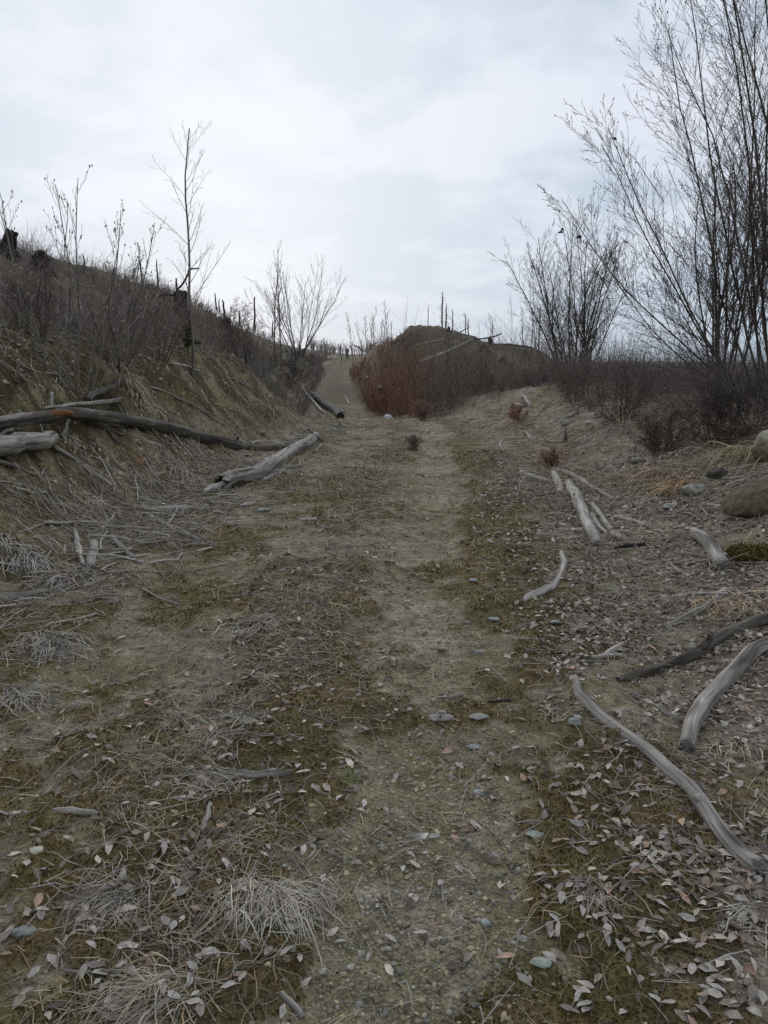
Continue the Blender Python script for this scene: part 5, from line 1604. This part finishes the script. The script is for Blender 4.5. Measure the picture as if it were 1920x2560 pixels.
log('fallen_log', 'black root tangle at the left foot of the mound', Z('mound', (70, 590, 18, .1), (130, 555, 18, .15), (200, 515, 10, .25)), 'wood_char')
log('fallen_log', 'dark log on the bank to the right of the walker', Z('far', (695, 445, 8, .3), (730, 465, 8, .3), (765, 488, 7, .1)), 'wood_dark')
log('stick', 'bleached leaning stick in the brush of the hollow', [(947, 966, 4, .9), (957, 976, 4, .7), (968, 990, 4, .5)], 'wood_pale', cat='stick')
log('fallen_branch', 'white branch lying beside the far track on the left', [(862, 991, 3.5), (868, 1001, 4), (874, 1010, 3)], 'wood_pale', cat='branch')
log('fallen_branch', 'bleached root pile left of the walker', [(815, 897, 4, .1), (824, 893, 4.5, .2), (832, 890, 3, .2)], 'wood_pale', cat='branch', stubs=((.5, .6, 1.0, .5, .05),))

# patches of old snow left in the hollow
for k, (px, py, w, h, lab) in enumerate(((920, 945, 15, 9, 'slanting white patch of old snow by the far track'), (932, 1002, 20, 8, 'ragged strip of old snow at the left of the hollow brush'), (971, 1023, 26, 18, 'broken white snow patch under the left end of the brush'), (1015, 1036, 18, 11, 'snow patch on the brush edge at the end of the flat track'), (1068, 1000, 16, 10, 'snow patch glimpsed inside the hollow brush')  )):
    g0 = on_ground(*at_depth(px, py, 27.5 if py > 990 else 40.0)[:2]) if k in (2, 3, 5) else ground_at(px, py)
    V0, F0 = ICO2
    q = rs(k + 60)
    ww, hh = px_size(g0, w) * .4, px_size(g0, h) * .4
    nz = fbm(V0[:, 0] * 2.2 + k * 7, V0[:, 1] * 2.2 + V0[:, 2] * 2, 91 + k, 3)
    V = V0 * np.array([ww, ww * .6, hh]) * (.45 + 1.1 * nz)[:, None]
    so_ = obj('snow_patch', make_mesh('snow_patch', V, [F0], np.array([.78, .80, .82]), mats=(M['stone'],)), label=lab, cat='snow', loc=g0 + np.array([0, 0, hh * .45]))

# moss cushion on the right bank
p = ground_at(1915, 1385)
V0, F0 = ICO3
q = rs(9)
Vc = V0 * np.array([.26, .17, .035]) * (.7 + .6 * fbm(V0[:, 0] * 3, V0[:, 1] * 3 + V0[:, 2], 5, 3))[:, None]
mroot = obj('moss_cushion', make_mesh('moss_cushion', Vc, [F0], np.array([.105, .094, .032]), mats=(M['moss'],)), label='bright green moss cushion on the right bank below the mossy boulder', cat='moss', loc=p)
n_ = 2500
k_ = q.randint(0, len(Vc), n_)
pos = Vc[k_] + q.randn(n_, 3) * .012
hh = .012 + .016 * q.rand(n_)
Vm, Fm = scatter(tri, trf, pos, frames(unit(Vc[k_]) * .5 + np.array([0, 0, .7]) + q.randn(n_, 3) * .3, q.rand(n_) * 6), np.stack([hh * .8, hh * .8, hh], -1))
obj('shoots', make_mesh('shoots', Vm, [Fm], np.repeat(np.array([[.150, .135, .045]]) * (.5 + .9 * q.rand(n_, 1)), 6, 0), mats=(M['moss'],)), parent=mroot, kind='stuff')

# ------------------------------------------------------------------ the walker far up the track
def skin(name, joints, edges, parent, col, root=0):
    me = bpy.data.meshes.new(name)
    me.from_pydata([j[0] for j in joints], edges, [])
    o = obj(name, me, parent=parent)
    sk = o.modifiers.new('skin', 'SKIN')
    for v, j in zip(me.skin_vertices[0].data, joints):
        v.radius = (j[1], j[2] if len(j) > 2 else j[1])
        v.use_root = False
    me.skin_vertices[0].data[root].use_root = True
    sk.use_smooth_shade = True
    su = o.modifiers.new('sub', 'SUBSURF')
    su.levels = su.render_levels = 1
    mt, t, b = principled(name + '_cloth', .9, .1)
    v = noise(t, 30.0, t.nodes.new('ShaderNodeNewGeometry').outputs['Position'], 3.0)
    t.links.new(mix(t, v, tuple(c * .8 for c in col), tuple(c * 1.2 for c in col)), b.inputs['Base Color'])
    me.materials.append(mt)
    return o


pw = on_ground(*at_depth(868, 896, 126.0)[:2])
pr = obj('person', None, label='person in dark clothes with a pink shoulder bag walking away up the track', cat='person', loc=pw)
pr.rotation_euler = (0, 0, YAW)
J = [((0, 0, .95), .13, .10), ((0, .01, 1.15), .13, .095), ((0, .02, 1.38), .15, .10), ((0, .02, 1.48), .06), ((0, .03, 1.58), .085, .095), ((0, .03, 1.70), .075, .09),
     ((-.19, .02, 1.40), .055), ((-.27, -.02, 1.14), .045), ((-.24, .10, .92), .035), ((-.23, .14, .84), .035, .02),
     ((.19, .02, 1.40), .055), ((.27, .03, 1.14), .045), ((.23, .12, .94), .035), ((.22, .15, .86), .035, .02),
     ((-.10, .0, .88), .085), ((-.10, .12, .50), .062), ((-.10, .10, .10), .045), ((-.10, .24, .04), .04, .03),
     ((.10, .0, .88), .085), ((.10, -.02, .50), .062), ((.10, -.20, .12), .045), ((.10, -.08, .04), .04, .03)]
E = [(0, 1), (1, 2), (2, 3), (3, 4), (4, 5), (2, 6), (6, 7), (7, 8), (8, 9), (2, 10), (10, 11), (11, 12), (12, 13), (0, 14), (14, 15), (15, 16), (16, 17), (0, 18), (18, 19), (19, 20), (20, 21)]
skin('body', J, E, pr, (.32, .20, .15))


def grown(keep, g_):
    ids = list(keep)
    return [(J[i][0], J[i][1] + g_, (J[i][2] if len(J[i]) > 2 else J[i][1]) + g_) for i in ids], [(ids.index(a), ids.index(b)) for a, b in E if a in ids and b in ids]


jj, ee = grown((0, 1, 2, 6, 7, 8, 10, 11, 12), .022)
skin('jacket', jj, ee, pr, (.012, .011, .013))
jj, ee = grown((0, 14, 15, 16, 17, 18, 19, 20, 21), .016)
skin('trousers', jj, ee, pr, (.012, .011, .012))
skin('hair', [((0, .0, 1.56), .085), ((0, -.005, 1.64), .095, .10), ((0, .01, 1.72), .08, .09)], [(0, 1), (1, 2)], pr, (.012, .010, .009))
skin('shoulder_bag', [((.06, -.10, 1.50), .05), ((.12, -.16, 1.38), .09, .07), ((.14, -.16, 1.24), .08, .06)], [(0, 1), (1, 2)], pr, (.55, .16, .17))
